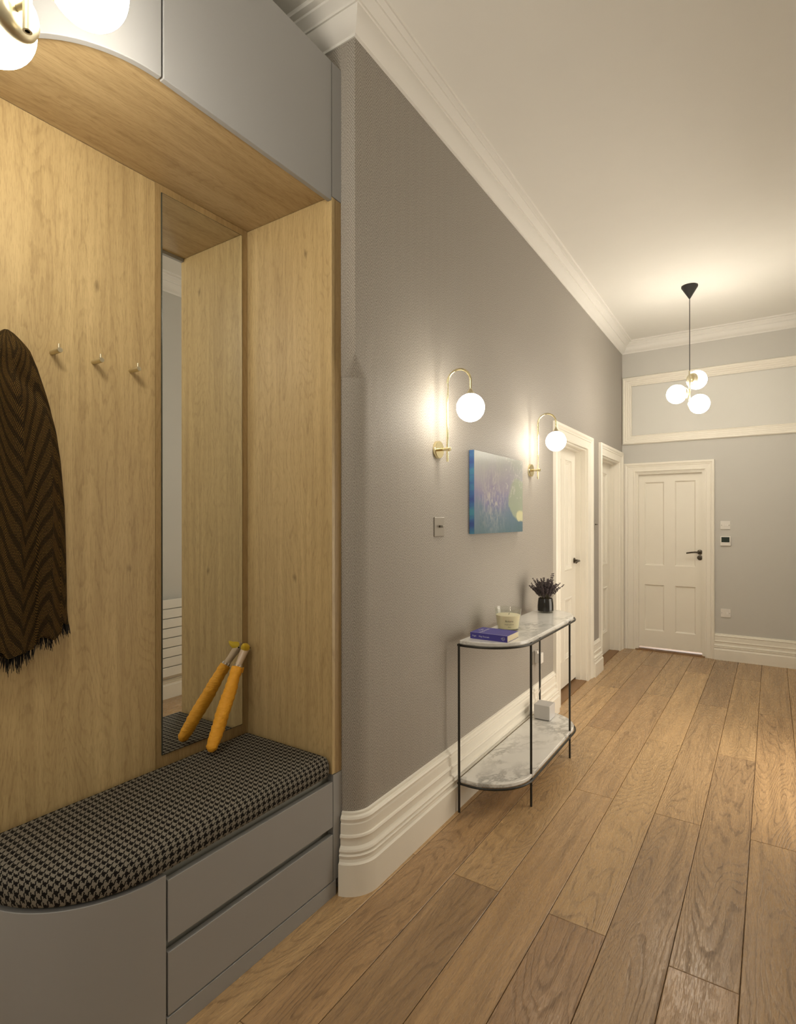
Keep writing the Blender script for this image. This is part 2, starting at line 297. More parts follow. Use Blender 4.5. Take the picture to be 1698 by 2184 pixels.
# ------------------------------------------------------------------ mesh builder
class MB:
    def __init__(s): s.v = []; s.f = []; s.uv = None; s.sm = []; s.fm = []; s.cur = 0
    def add(s, vs, fs, smooth=False):
        o = len(s.v); s.v += [tuple(v) for v in vs]
        for f in fs: s.f.append(tuple(o + i for i in f)); s.sm.append(smooth); s.fm.append(s.cur)
        return s
    def box(s, x0, x1, y0, y1, z0, z1):
        if x0 > x1: x0, x1 = x1, x0
        if y0 > y1: y0, y1 = y1, y0
        return s.add([(x0, y0, z0), (x1, y0, z0), (x1, y1, z0), (x0, y1, z0), (x0, y0, z1), (x1, y0, z1), (x1, y1, z1), (x0, y1, z1)],
                     [(0, 3, 2, 1), (4, 5, 6, 7), (0, 1, 5, 4), (1, 2, 6, 5), (2, 3, 7, 6), (3, 0, 4, 7)])
    def bev(s, x0, x1, y0, y1, z0, z1, r=0.003, seg=2):
        bm = bmesh.new(); bmesh.ops.create_cube(bm, size=1)
        for v in bm.verts: v.co = Vector(((x0 + x1) / 2 + v.co.x * abs(x1 - x0), (y0 + y1) / 2 + v.co.y * abs(y1 - y0), (z0 + z1) / 2 + v.co.z * abs(z1 - z0)))
        bmesh.ops.bevel(bm, geom=bm.edges[:], offset=r, segments=seg, affect='EDGES', profile=0.5)
        s.add([v.co[:] for v in bm.verts], [[v.index for v in f.verts] for f in bm.faces], False); bm.free(); return s
    def prism(s, pts, z0, z1, smooth=False):     # plan polygon, extruded up
        n = len(pts)
        s.add([(x, y, z0) for x, y in pts] + [(x, y, z1) for x, y in pts],
              [tuple(range(n))[::-1], tuple(range(n, 2 * n))])
        o = len(s.v) - 2 * n
        for i in range(n): s.f.append((o + i, o + (i + 1) % n, o + n + (i + 1) % n, o + n + i)); s.sm.append(smooth); s.fm.append(s.cur)
        return s
    def tube(s, pts, r, n=12, caps=True, closed=False):
        P = [Vector(p) for p in pts]; R = r if isinstance(r, (list, tuple)) else [r] * len(P)
        vs = []; up = None; N = len(P)
        for i, p in enumerate(P):
            a = P[(i - 1) % N] if (i > 0 or closed) else p; c = P[(i + 1) % N] if (i < N - 1 or closed) else p
            t = (c - a).normalized()
            if up is None:
                up = t.orthogonal().normalized()
            else:
                up = (up - t * up.dot(t)); up = up.normalized() if up.length > 1e-6 else t.orthogonal().normalized()
            w = t.cross(up)
            for k in range(n):
                an = 2 * PI * k / n; vs.append(p + (up * math.cos(an) + w * math.sin(an)) * R[i])
        fs = []
        for i in range(N - (0 if closed else 1)):
            i2 = (i + 1) % N
            for k in range(n): fs.append((i * n + k, i * n + (k + 1) % n, i2 * n + (k + 1) % n, i2 * n + k))
        s.add(vs, fs, True)
        if caps and not closed:
            o = len(s.v) - N * n
            s.f.append(tuple(o + k for k in range(n))[::-1]); s.sm.append(False); s.fm.append(s.cur)
            s.f.append(tuple(o + (N - 1) * n + k for k in range(n))); s.sm.append(False); s.fm.append(s.cur)
        return s
    def lathe(s, prof, n=32, origin=(0, 0, 0), axis=(0, 0, 1), smooth=True):   # prof: (r, h)
        A = Vector(axis).normalized(); U = A.orthogonal().normalized(); W = A.cross(U); O = Vector(origin)
        vs = []; idx = []
        for r, h in prof:
            if r < 1e-6: idx.append([len(vs)] * n); vs.append(O + A * h)
            else:
                idx.append(list(range(len(vs), len(vs) + n)))
                for k in range(n):
                    a = 2 * PI * k / n; vs.append(O + A * h + (U * math.cos(a) + W * math.sin(a)) * r)
        fs = []
        for i in range(len(prof) - 1):
            for k in range(n):
                q = [idx[i][k], idx[i][(k + 1) % n], idx[i + 1][(k + 1) % n], idx[i + 1][k]]
                u = []
                for x in q:
                    if x not in u: u.append(x)
                if len(u) > 2: fs.append(tuple(u))
        return s.add(vs, fs, smooth)
    def sphere(s, c, r, n=32, sc=(1, 1, 1)):
        m_ = n // 2; prof = [(r * math.sin(PI * i / m_), -r * math.cos(PI * i / m_)) for i in range(m_ + 1)]
        prof[0] = (0, -r); prof[-1] = (0, r)
        o = len(s.v); s.lathe(prof, n)
        for i in range(o, len(s.v)):
            x, y, z = s.v[i]; s.v[i] = (c[0] + x * sc[0], c[1] + y * sc[1], c[2] + z * sc[2])
        return s
    def sweep(s, prof, path, closed=False, smooth=True):
        """prof (offset to the right of travel, z); path plan points; mitred"""
        N = len(path); m_ = len(prof); vs = []
        P = [Vector((p[0], p[1])) for p in path]
        for i in range(N):
            ds = []
            if i > 0 or closed: ds.append((P[i] - P[i - 1]).normalized())
            if i < N - 1 or closed: ds.append((P[(i + 1) % N] - P[i]).normalized())
            ns = [Vector((d.y, -d.x)) for d in ds]
            n = sum(ns, Vector((0, 0))).normalized(); k = 1 / max(0.2, n.dot(ns[0]))
            for d, z in prof: q = P[i] + n * d * k; vs.append((q.x, q.y, z))
        fs = []
        for i in range(N if closed else N - 1):
            j = (i + 1) % N
            for k in range(m_ - 1): fs.append((i * m_ + k, j * m_ + k, j * m_ + k + 1, i * m_ + k + 1))
        s.add(vs, fs, smooth)
        if not closed:
            o = len(s.v) - N * m_
            s.f.append(tuple(o + k for k in range(m_))); s.sm.append(False); s.fm.append(s.cur)
            s.f.append(tuple(o + (N - 1) * m_ + k for k in range(m_))[::-1]); s.sm.append(False); s.fm.append(s.cur)
        return s
    def xf(s, mtx):
        s.v = [tuple(mtx @ Vector(v)) for v in s.v]; return s
    def build(s, name, material, parent=None, sharp=40, fix=True):
        me = bpy.data.meshes.new(name); me.from_pydata(s.v, [], s.f); me.update()
        me.polygons.foreach_set('use_smooth', s.sm)
        for mm in (material if isinstance(material, (list, tuple)) else [material]): me.materials.append(mm)
        me.polygons.foreach_set('material_index', s.fm)
        if fix:
            bm = bmesh.new(); bm.from_mesh(me); bmesh.ops.recalc_face_normals(bm, faces=bm.faces[:]); bm.to_mesh(me); bm.free()
        if any(s.sm): me.set_sharp_from_angle(angle=math.radians(sharp))
        if s.uv:
            ul = me.uv_layers.new(name='UVMap')
            for l in me.loops: ul.data[l.index].uv = s.uv[l.vertex_index]
        o = bpy.data.objects.new(name, me); COL.objects.link(o)
        if parent: o.parent = parent
        return o

def tag(o, label=None, cat=None, group=None, kind=None):
    if label: o['label'] = label
    if cat: o['category'] = cat
    if group: o['group'] = group
    if kind: o['kind'] = kind
    return o
def empty(name, loc=(0, 0, 0), rz=0.0):
    o = bpy.data.objects.new(name, None); COL.objects.link(o); o.location = loc; o.rotation_euler = (0, 0, rz)
    o.empty_display_size = 0.05; return o
def copy_tree(o, parent=None):
    c = o.copy(); COL.objects.link(c)
    if parent: c.parent = parent
    for ch in list(o.children): copy_tree(ch, c)
    return c
def text(name, body, size, material, parent, loc, rot, align='LEFT', depth=0.0):
    cu = bpy.data.curves.new(name, 'FONT'); cu.body = body; cu.size = size; cu.extrude = depth; cu.align_x = align
    t = bpy.data.objects.new(name + '_tmp', cu); COL.objects.link(t)
    dg = bpy.context.evaluated_depsgraph_get(); dg.update()
    me = bpy.data.meshes.new_from_object(t.evaluated_get(dg)); bpy.data.objects.remove(t)
    me.materials.clear(); me.materials.append(material)
    o = bpy.data.objects.new(name, me); COL.objects.link(o); o.parent = parent; o.location = loc; o.rotation_euler = rot
    return o

# corridor wall frame: local x = out from the wall, y = along it, z up
OX, OY, WA = -1.38, 1.751, math.atan(0.0144)
def WP(d, s, z=0.0):
    return (OX + d * math.cos(WA) - s * math.sin(WA), OY + d * math.sin(WA) + s * math.cos(WA), z)
CZ = 3.545; XR = 0.375; YE = 6.88; YB = -3.2; XN = -1.97; XF = -1.45; XB = -1.945

# ================================================================== SETTING
# left corridor wall, with a rounded lower corner and a square upper corner
mb = MB(); mb.uv = []
def quad(pts, uvs):
    o = len(mb.v); mb.v += pts; mb.uv += uvs; mb.f.append(tuple(range(o, o + len(pts)))); mb.sm.append(False); mb.fm.append(0)
RC = 0.09; ZR = 2.075; ZS = 2.165; HT = CZ
arc = [(-RC + RC * math.sin(a), RC - RC * math.cos(a)) for a in [PI / 2 * i / 12 for i in range(13)]]
al = RC * PI / 2
o = len(mb.v)
for i, (x, y) in enumerate(arc):
    u = -RC + i / 12 * 2 * RC
    mb.v += [(x, y, 0), (x, y, ZR)]; mb.uv += [(u, 0), (u, ZR)]
for i in range(12): mb.f.append((o + 2 * i, o + 2 * i + 2, o + 2 * i + 3, o + 2 * i + 1)); mb.sm.append(True); mb.fm.append(0)
for i in range(12):
    a0, a1 = arc[i], arc[i + 1]; u0 = -RC + i / 12 * 2 * RC; u1 = u0 + RC / 6
    quad([(*a0, ZR), (*a1, ZR), (0, 0, ZS)], [(u0, ZR), (u1, ZR), (0, ZS)])
quad([(-RC, 0, ZR), (0, 0, ZS), (0, 0, HT), (-RC, 0, HT)], [(-RC, ZR), (0, ZS), (0, HT), (-RC, HT)])
quad([(0, RC, ZR), (0, RC, HT), (0, 0, HT), (0, 0, ZS)], [(RC, ZR), (RC, HT), (0, HT), (0, ZS)])
D1 = (2.67, 3.52); D2 = (4.08, 4.93); DH = 2.15; SE = 5.135
for s0, s1, z0 in ((RC, D1[0], 0), (*D1, DH), (D1[1], D2[0], 0), (*D2, DH), (D2[1], SE, 0)):
    quad([(0, s0, z0), (0, s1, z0), (0, s1, HT), (0, s0, HT)], [(s0, z0), (s1, z0), (s1, HT), (s0, HT)])
wl = mb.build('wall_left', M['paperhb'], fix=False); wl.location = (OX, OY, 0); wl.rotation_euler = (0, 0, WA); tag(wl, kind='structure')
rt = MB(); rt.uv = [(-0.62, 0), (-RC, 0), (-RC, HT), (-0.62, HT)] * 2
rt.v = [(-0.62, 0, 0), (-RC, 0, 0), (-RC, 0, HT), (-0.62, 0, HT), (-0.62, 0.06, 0), (-RC, 0.06, 0), (-RC, 0.06, HT), (-0.62, 0.06, HT)]
for f_ in ((0, 1, 2, 3), (5, 4, 7, 6), (3, 2, 6, 7), (4, 0, 3, 7)): rt.f.append(f_); rt.sm.append(False); rt.fm.append(0)
wr_ = rt.build('wall_return', M['paperhb'], fix=False); wr_.location = (OX, OY, 0); tag(wr_, kind='structure')
# faces must look into the hall
bm = bmesh.new(); bm.from_mesh(wl.data)
for f in bm.faces:
    f.normal_update()
    if f.normal.x * 1 + f.normal.y * -1 < 0 : f.normal_flip()
bm.to_mesh(wl.data); bm.free()

def structbox(name, mtl, *a):
    return tag(MB().box(*a).build(name, mtl), kind='structure')
structbox('wall_alcove', M['greywall'], XN - 0.1, XN, YB, OY, 0, CZ)
RD0, RD1 = 3.25, 4.50        # added doorway in the right wall, outside the frame, to let fill light in
mb = MB(); mb.box(XR, XR + 0.12, YB, RD0, 0, CZ).box(XR, XR + 0.12, RD1, YE, 0, CZ).box(XR, XR + 0.12, RD0, RD1, 2.08, CZ)
tag(mb.build('wall_right', M['greywall']), kind='structure')
mb = MB(); mb.box(XR + 0.12, 2.0, 2.65, 2.7, 0, 2.6).box(XR + 0.12, 2.0, 5.05, 5.1, 0, 2.6).box(2.0, 2.05, 2.65, 5.1, 0, 2.6).box(XR + 0.12, 2.05, 2.65, 5.1, 2.6, 2.65).box(XR + 0.05, 2.05, 2.65, 5.1, -0.06, -0.004)
tag(mb.build('wall_fill_room', M['panelwall']), kind='structure')  # made-up side room, unseen, that houses the corridor fill light
structbox('wall_back', M['greywall'], XN, XR, YB - 0.1, YB, 0, CZ)
structbox('ceiling', M['plaster'], XN - 0.1, XR + 0.1, YB - 0.1, YE + 0.1, CZ, CZ + 0.1)
E0, E1, EH = -1.31, -0.60, 2.045
mb = MB()
mb.box(-1.60, E0, YE, YE + 0.12, 0, CZ).box(E1, XR + 0.1, YE, YE + 0.12, 0, CZ).box(E0, E1, YE, YE + 0.12, EH, CZ)
tag(mb.build('wall_end', M['greywall']), kind='structure')

# floor with every plank a part
fl = tag(MB().box(XN - 0.05, XR + 0.05, YB - 0.05, YE + 1.1, -0.06, -0.0125).build('floor', M['threshold']), kind='structure')
PW = 0.205
def plank_mesh(x0, x1, y0, y1):
    mb = MB(); g = 0.0011; cx, cy = (x0 + x1) / 2, (y0 + y1) / 2
    hx, hy = (x1 - x0) / 2 - g, (y1 - y0) / 2 - g; bv = 0.0016; Z = 0.0
    mb.add([(-hx, -hy, -0.012), (hx, -hy, -0.012), (hx, hy, -0.012), (-hx, hy, -0.012),
            (-hx, -hy, Z - bv), (hx, -hy, Z - bv), (hx, hy, Z - bv), (-hx, hy, Z - bv),
            (-hx + bv, -hy + bv, Z), (hx - bv, -hy + bv, Z), (hx - bv, hy - bv, Z), (-hx + bv, hy - bv, Z)],
           [(0, 3, 2, 1), (0, 1, 5, 4), (1, 2, 6, 5), (2, 3, 7, 6), (3, 0, 4, 7), (4, 5, 9, 8), (5, 6, 10, 9), (6, 7, 11, 10), (7, 4, 8, 11), (8, 9, 10, 11)])
    return mb, cx, cy
xs = [0.33, 0.125, -0.085, -0.29, -0.498, -0.707, -0.913, -1.122, -1.325, -1.53, -1.735, -1.94]
bounds = [(0.33, XR)] + [(xs[i + 1], xs[i]) for i in range(len(xs) - 1)] + [(XN, -1.94)]
for r, (x0, x1) in enumerate(bounds):
    if x1 - x0 < 0.02: continue
    ph = 1.045 if r % 2 == 1 else 0.03
    ph = {0: 0.04, 1: 1.05, 2: 1.05, 3: 2.06, 4: 1.055, 5: 2.08, 6: 1.09, 7: 2.09, 8: 1.12, 9: 2.11}.get(r, 1.1 + (r % 2))
    y = ph - 2.035 * 5
    while y < YE:
        a, b_ = max(y, YB), min(y + 2.035, YE + 0.02)
        if b_ - a > 0.05:
            mb, cx, cy = plank_mesh(x0, x1, a, b_)
            p = mb.build('plank', M['floor'], fl, fix=False); p.location = (cx, cy, 0)
        y += 2.035

# cornice all round
CP = [(0, 3.425), (0.006, 3.425), (0.008, 3.434), (0.013, 3.438), (0.024, 3.443), (0.038, 3.455), (0.049, 3.470), (0.056, 3.488), (0.057, 3.494), (0.064, 3.494),
      (0.066, 3.502), (0.074, 3.510), (0.090, 3.519), (0.097, 3.523), (0.099, 3.531), (0.122, 3.533), (0.124, 3.540), (0.130, CZ + 0.002)]
corner = WP(0, 0); endc = (WP(0, SE)[0], YE)
tag(MB().sweep(CP, [(XN, YB), (XN, OY), (corner[0], corner[1]), endc, (XR, YE), (XR, YB)], closed=True).build('trim_1', M['cornice'], sharp=22), kind='structure')

# moulded skirting
SP = [(0.046, 0.0), (0.046, 0.395), (0.041, 0.402), (0.037, 0.415), (0.035, 0.445), (0.038, 0.478), (0.040, 0.492), (0.036, 0.503), (0.031, 0.510), (0.035, 0.522),
      (0.037, 0.545), (0.034, 0.568), (0.026, 0.582), (0.022, 0.592), (0.022, 0.680), (0.027, 0.687), (0.0295, 0.708), (0.027, 0.730), (0.021, 0.738),
      (0.020, 0.860), (0.016, 0.870), (0.015, 0.888), (0.020, 0.897), (0.022, 0.925), (0.018, 0.950), (0.010, 0.962), (0.009, 0.990), (0.0, 1.0)]
def skirt(name, path, H):
    prof = [(0.0, 0.0)] + [(d, z * H) for d, z in SP]
    return tag(MB().sweep(prof, path).build(name, M['white'], sharp=25), kind='structure')
pth = [(x, y) for x, y in arc if x > -0.0705]
pth = [WP(x, y)[:2] for x, y in [(-0.0695, 0.0025)] + pth[1:]] + [WP(0, 2.55)[:2]]
skirt('baseboard_left', pth, 0.318)
skirt('baseboard_left.001', [WP(0, 3.675)[:2], WP(0, 3.995)[:2]], 0.315)
skirt('baseboard_end', [(-0.513, YE), (XR, YE)], 0.275)
skirt('baseboard_right', [(XR, YE), (XR, RD1 + 0.11)], 0.275)
skirt('baseboard_right.001', [(XR, RD0 - 0.11), (XR, YB)], 0.275)
skirt('baseboard_back', [(XR, YB), (XN, YB), (XN, 0.58)], 0.275)

# ---- doors
def casing_mesh(lo, hi, top, wL, wR, wT, th, plane):
    """architrave round an opening; plane(t, depth, z) -> xyz"""
    mb = MB()
    prof = [(0.0, 0.0), (0.0, th * 0.55), (0.10, th * 0.62), (0.16, th * 0.5), (0.55, th * 0.62), (0.60, th * 0.8), (0.66, th * 0.72), (0.80, th), (0.93, th), (1.0, th * 0.8), (1.0, 0.0)]
    rings = []
    for sx, sz in ((lo, 0.0), (lo, top), (hi, top), (hi, 0.0)):
        ring = []
        for f, d in prof:
            x = sx - f * wL if sx == lo else sx + f * wR
            z = top + f * wT if sz > 0 else 0.0
            ring.append(plane(x, d, z))
        rings.append(ring)
    vs = [v for r in rings for v in r]; n = len(prof); fs = []
    for i in range(3):
        for k in range(n - 1): fs.append((i * n + k, (i + 1) * n + k, (i + 1) * n + k + 1, i * n + k + 1))
    fs += [tuple(range(n)), tuple(range(3 * n, 4 * n))[::-1]]
    return mb.add(vs, fs, False)
def door(name, plane, lo, hi, top, wL, wR, wT, leafd, zb, pans, moulded, jamb, th=0.032, side=1):
    t = empty(name); tag(t, kind='structure')
    casing_mesh(lo, hi, top, wL, wR, wT, th, plane).build('architrave', M['white'], t)
    jt = 0.016
    def B(mb, x0, x1, d0, d1, z0, z1):
        c = [plane(x, d, z) for z in (z0, z1) for x, d in ((x0, d0), (x1, d0), (x1, d1), (x0, d1))]
        return mb.add(c, [(0, 3, 2, 1), (4, 5, 6, 7), (0, 1, 5, 4), (1, 2, 6, 5), (2, 3, 7, 6), (3, 0, 4, 7)])
    mb = MB(); B(mb, lo - 0.004, lo + jt, jamb, 0.001, 0, top + 0.004); B(mb, hi - jt, hi + 0.004, jamb, 0.001, 0, top + 0.004); B(mb, lo + jt, hi - jt, jamb, 0.001, top - jt, top + 0.004)
    mb.build('door_frame', M['white'], t)
    mb = MB(); st = 0.014                                    # stop bead
    B(mb, lo + jt, lo + jt + st, leafd, leafd + 0.045, 0, top - jt); B(mb, hi - jt - st, hi - jt, leafd, leafd + 0.045, 0, top - jt); B(mb, lo + jt + st, hi - jt - st, leafd, leafd + 0.045, top - jt - st, top - jt)
    mb.build('door_stop', M['white'], t)
    # leaf: stiles and rails as one mesh with openings
    l0, l1 = lo + jt + 0.003, hi - jt - 0.003; zt = top - jt - 0.003; dk = leafd - 0.042
    xsn = sorted({l0, l1} | {p[0] for p in pans} | {p[1] for p in pans}); zsn = sorted({zb, zt} | {p[2] for p in pans} | {p[3] for p in pans})
    mb = MB()
    for i in range(len(xsn) - 1):
        for j in range(len(zsn) - 1):
            cx, cz = (xsn[i] + xsn[i + 1]) / 2, (zsn[j] + zsn[j + 1]) / 2
            if any(p[0] < cx < p[1] and p[2] < cz < p[3] for p in pans): continue
            B(mb, xsn[i], xsn[i + 1], dk, leafd, zsn[j], zsn[j + 1])
    lf = mb.build('leaf', M['white'], t)
    for (a, b_, c, d) in pans:
        mb = MB(); B(mb, a - 0.005, b_ + 0.005, leafd - 0.03, leafd - 0.016, c - 0.005, d + 0.005); mb.build('door_panel', M['white'], lf)
        prof = [(0.0, -0.001), (0.007, 0.004), (0.014, 0.005), (0.018, -0.003), (0.026, -0.003), (0.032, -0.009), (0.040, -0.010), (0.044, -0.016)] if moulded else \
               [(0.0, 0.0), (0.003, -0.003), (0.010, -0.012), (0.014, -0.016)]
        k = len(prof); rings = []
        for (sx, sz, ux, uz) in ((a, c, 1, 1), (b_, c, -1, 1), (b_, d, -1, -1), (a, d, 1, -1)):
            rings += [plane(sx + ux * f, leafd + dd, sz + uz * f) for f, dd in prof]
        fs = []
        for i in range(4):
            j = (i + 1) % 4
            for q in range(k - 1): fs.append((i * k + q, j * k + q, j * k + q + 1, i * k + q + 1))
        MB().add(rings, fs).build('panel_moulding', M['white'], lf)
    return t, lf
wplane = lambda s, d, z: WP(d, s, z)
def panels(c, w, g, z): return [(c - g / 2 - w, c - g / 2, a, b_) for a, b_ in z] + [(c + g / 2, c + g / 2 + w, a, b_) for a, b_ in z]
d1, lf1 = door('door_1', wplane, D1[0], D1[1], DH, 0.14, 0.165, 0.12, -0.092, 0.028, panels(3.095, 0.225, 0.09, ((0.25, 0.80), (1.04, 2.04))), True, -0.16)
d2, lf2 = door('door_2', wplane, D2[0], D2[1], DH, 0.085, 0.14, 0.12, -0.092, 0.012, panels(4.505, 0.225, 0.09, ((0.23, 0.75), (0.99, 2.02))), True, -0.16)
eplane = lambda x, d, z: (x, YE - d, z)
d3, lf3 = door('door_3', eplane, E0, E1, EH, 0.125, 0.09, 0.10, -0.055, 0.034,
               [(-1.221, -1.015, 0.223, 0.75), (-1.221, -1.015, 0.972, 1.925), (-0.905, -0.697, 0.223, 0.75), (-0.905, -0.697, 0.972, 1.93)], False, -0.12)
d4 = empty('fill_doorway'); tag(d4, kind='structure')  # casing of the added doorway for the fill light
rplane = lambda y, d, z: (XR - d, y, z)
casing_mesh(RD0, RD1, 2.08, 0.11, 0.11, 0.11, 0.03, rplane).build('architrave', M['white'], d4)
# thresholds
tag(MB().bev(E0 + 0.0, E1, YE - 0.012, YE + 0.13, -0.004, 0.010, 0.002).build('trim_2', M['threshold']), kind='structure')
for k, (a, b_) in enumerate((D1, D2)):
    mb = MB().bev(-0.16, 0.006, a + 0.017, b_ - 0.017, -0.004, 0.008, 0.002)
    t = mb.build('trim_%d' % (3 + k), M['threshold']); t.location = (OX, OY, 0); t.rotation_euler = (0, 0, WA); tag(t, kind='structure')
# rooms beyond the doors (closed, plain)
tag(MB().box(-1.9, 0.5, 8.4, 8.5, -0.1, 2.4).build('wall_far_room', M['greywall']), kind='structure')
# dark board behind the two left doors
mb = MB(); mb.box(-0.20, -0.17, 2.5, 5.1, 0, 2.4)
t = mb.build('wall_behind_doors', M['greywall']); t.location = (OX, OY, 0); t.rotation_euler = (0, 0, WA); tag(t, kind='structure')

# door handles (parts of the doors)
def lever(parent, c, out, along, mtl, L=0.12, r=0.026, second=None):
    out = Vector(out); al = Vector(along); c = Vector(c); up = Vector((0, 0, 1))
    h = MB().lathe([(0, 0), (r, 0), (r, 0.004), (r * 0.92, 0.009), (0.012, 0.011), (0.011, 0.03), (0.0, 0.03)], 24, c, out)
    p = [c + out * 0.012, c + out * 0.040, c + out * 0.050 + al * 0.01, c + out * 0.052 + al * 0.04 + up * 0.001, c + out * 0.052 + al * 0.08 - up * 0.003, c + out * 0.050 + al * L - up * 0.012]
    h.tube(p, [0.010, 0.010, 0.010, 0.0095, 0.0085, 0.0075], 12)
    o = h.build('door_handle', mtl, parent)
    if second:
        MB().lathe([(0, 0), (r, 0), (r, 0.004), (r * 0.9, 0.008), (0.010, 0.009), (0.009, 0.016), (0, 0.016)], 24, c - up * second, out).build('thumb_turn', mtl, parent)
    return o
lever(lf3, (-0.656, YE + 0.055, 1.137), (0, -1, 0), (-1, 0, 0), M['bronze'], 0.128, 0.0275, 0.061)
nrm = Vector((math.cos(WA), math.sin(WA), 0)); alg = Vector((math.sin(WA), -math.cos(WA), 0))
lever(lf1, WP(-0.092, 3.445, 1.118), nrm, alg, M['bronze'], 0.115, 0.026, None)

# picture-rail panel on the end wall
def frame_ring(x0, x1, z0, z1, wd, prof, Y, name, mtl):
    mb = MB(); k = len(prof); rings = []
    for (sx, sz, ux, uz) in ((x0, z0, 1, 1), (x1, z0, -1, 1), (x1, z1, -1, -1), (x0, z1, 1, -1)):
        rings += [(sx + ux * f * wd, Y - d, sz + uz * f * wd) for f, d in prof]
    fs = []
    for i in range(4):
        j = (i + 1) % 4
        for q in range(k - 1): fs.append((i * k + q, j * k + q, j * k + q + 1, i * k + q + 1))
    return mb.add(rings, fs).build(name, mtl)
FP = [(0, -0.002), (0, 0.018), (0.10, 0.030), (0.22, 0.030), (0.30, 0.022), (0.42, 0.024), (0.48, 0.016), (0.62, 0.018), (0.68, 0.012), (0.80, 0.014), (0.88, 0.006), (0.97, 0.010), (1.0, -0.002)]
tag(frame_ring(-1.450, XR - 0.002, 2.365, 3.145, 0.105, FP, YE, 'trim_5', M['white']), kind='structure')
tag(MB().box(-1.34, XR - 0.11, YE - 0.004, YE + 0.002, 2.47, 3.03).build('trim_6', M['panelwall']), kind='structure')

# ================================================================== JOINERY ALCOVE
R_ = 0.34; YC = 0.952
def plan(off=0.0, yr=1.692, xf=XF, back=XB, n=20):
    """D-shaped plan: straight front at x=xf, rounded near end, back at x=back"""
    r = R_ - off; cx, cy = XF - R_, YC
    pts = [(back, yr), (xf - off, yr), (xf - off, YC)]
    for i in range(1, n + 1):
        a = PI / 2 * i / n; pts.append((cx + r * math.cos(a), cy - r * math.sin(a)))
    pts.append((back, cy - r)); return pts
def arcpts(off, a0=0.0, a1=PI / 2, n=24):
    r = R_ - off; cx, cy = XF - R_, YC
    return [(cx + r * math.cos(a0 + (a1 - a0) * i / n), cy - r * math.sin(a0 + (a1 - a0) * i / n)) for i in range(n + 1)]
def curved_panel(off_out, th, z0, z1, ystart=YC - 0.004):
    outer = [(XF - off_out, ystart)] + arcpts(off_out)[1:] + [(XB, YC - R_ + off_out)]
    inner = [(XF - off_out - th, ystart)] + arcpts(off_out + th)[1:] + [(XB, YC - R_ + off_out + th)]
    pts = outer + inner[::-1]
    return MB().prism(pts, z0, z1, True)
# overhead cabinet
oc = tag(empty('overhead_cabinet', (XF, 1.2, 2.77)), 'grey lacquered overhead cabinet with curved near end above the bench alcove', 'cabinet')
def under(root, o):
    o.parent = root; o.matrix_parent_inverse = Matrix.Translation(-Vector(root.location)); return o
bv = lambda o, w_=0.0015: (o.modifiers.new('Bevel', 'BEVEL'), setattr(o.modifiers['Bevel'], 'width', w_), setattr(o.modifiers['Bevel'], 'segments', 2), setattr(o.modifiers['Bevel'], 'limit_method', 'ANGLE'))
under(oc, MB().prism(plan(0.024), 2.80, 3.315).build('carcass', M['cabdark']))
under(oc, MB().prism(plan(0.020), 2.784, 2.80).build('soffit_panel', M['oakH']))
o = under(oc, MB().box(XF - 0.02, XF, 0.9545, 1.6905, 2.768, 3.32).build('cabinet_door', M['cabinet'])); bv(o, 0.002)
o = under(oc, curved_panel(0.0, 0.02, 2.768, 3.32).build('cabinet_door', M['cabinet'])); o['label'] = 'curved cabinet door'; bv(o, 0.002)
o = under(oc, MB().box(XF - 0.02, XF - 0.0005, 1.6935, 1.750, 2.785, 3.32).build('filler_strip', M['cabinet']))
# oak lining
op = tag(empty('oak_back_panel', (XB, 1.2, 0.5)), 'tall oak veneered back panel behind the bench with brass hooks on it', 'panel')
under(op, MB().box(XN + 0.001, XB, 0.612, 1.243, 0.485, 2.783).build('veneer_board', M['oakV']))
under(op, MB().box(XN + 0.001, XB + 0.003, 1.244, 1.266, 0.485, 2.783).build('mirror_stile', M['oakE']))
under(op, MB().box(XN + 0.001, XB + 0.003, 1.658, 1.689, 0.485, 2.783).build('mirror_stile', M['oakE']))
under(op, MB().box(XN + 0.001, XB + 0.0028, 1.266, 1.658, 2.754, 2.783).build('mirror_rail', M['oakE']))
under(op, MB().box(XN + 0.001, XB + 0.0028, 1.266, 1.658, 0.485, 0.597).build('mirror_rail', M['oakE']))
sp = tag(empty('oak_side_panel', (XF, 1.7, 0.5)), 'oak veneered side panel at the far end of the bench alcove, beside the mirror', 'panel')
o = under(sp, MB().box(XN + 0.001, XF, 1.6905, 1.708, 0.487, 2.783).build('veneer_board', M['oakV'])); bv(o, 0.001)
under(sp, MB().box(XF - 0.03, XF - 0.002, 1.709, 1.7495, 0.484, 2.783).build('filler_strip', M['oakE']))
# mirror
mr = tag(empty('wall_mirror', (XB, 1.46, 0.6)), 'tall narrow frameless mirror set in the oak panel above the bench', 'mirror')
under(mr, MB().box(XN + 0.005, XB + 0.0062, 1.2665, 1.6575, 0.5975, 2.7535).build('mirror_backing', M['mirroredge']))
under(mr, MB().box(XB + 0.0063, XB + 0.0085, 1.2685, 1.6545, 0.6005, 2.7505).build('mirror_glass', M['mirror']))

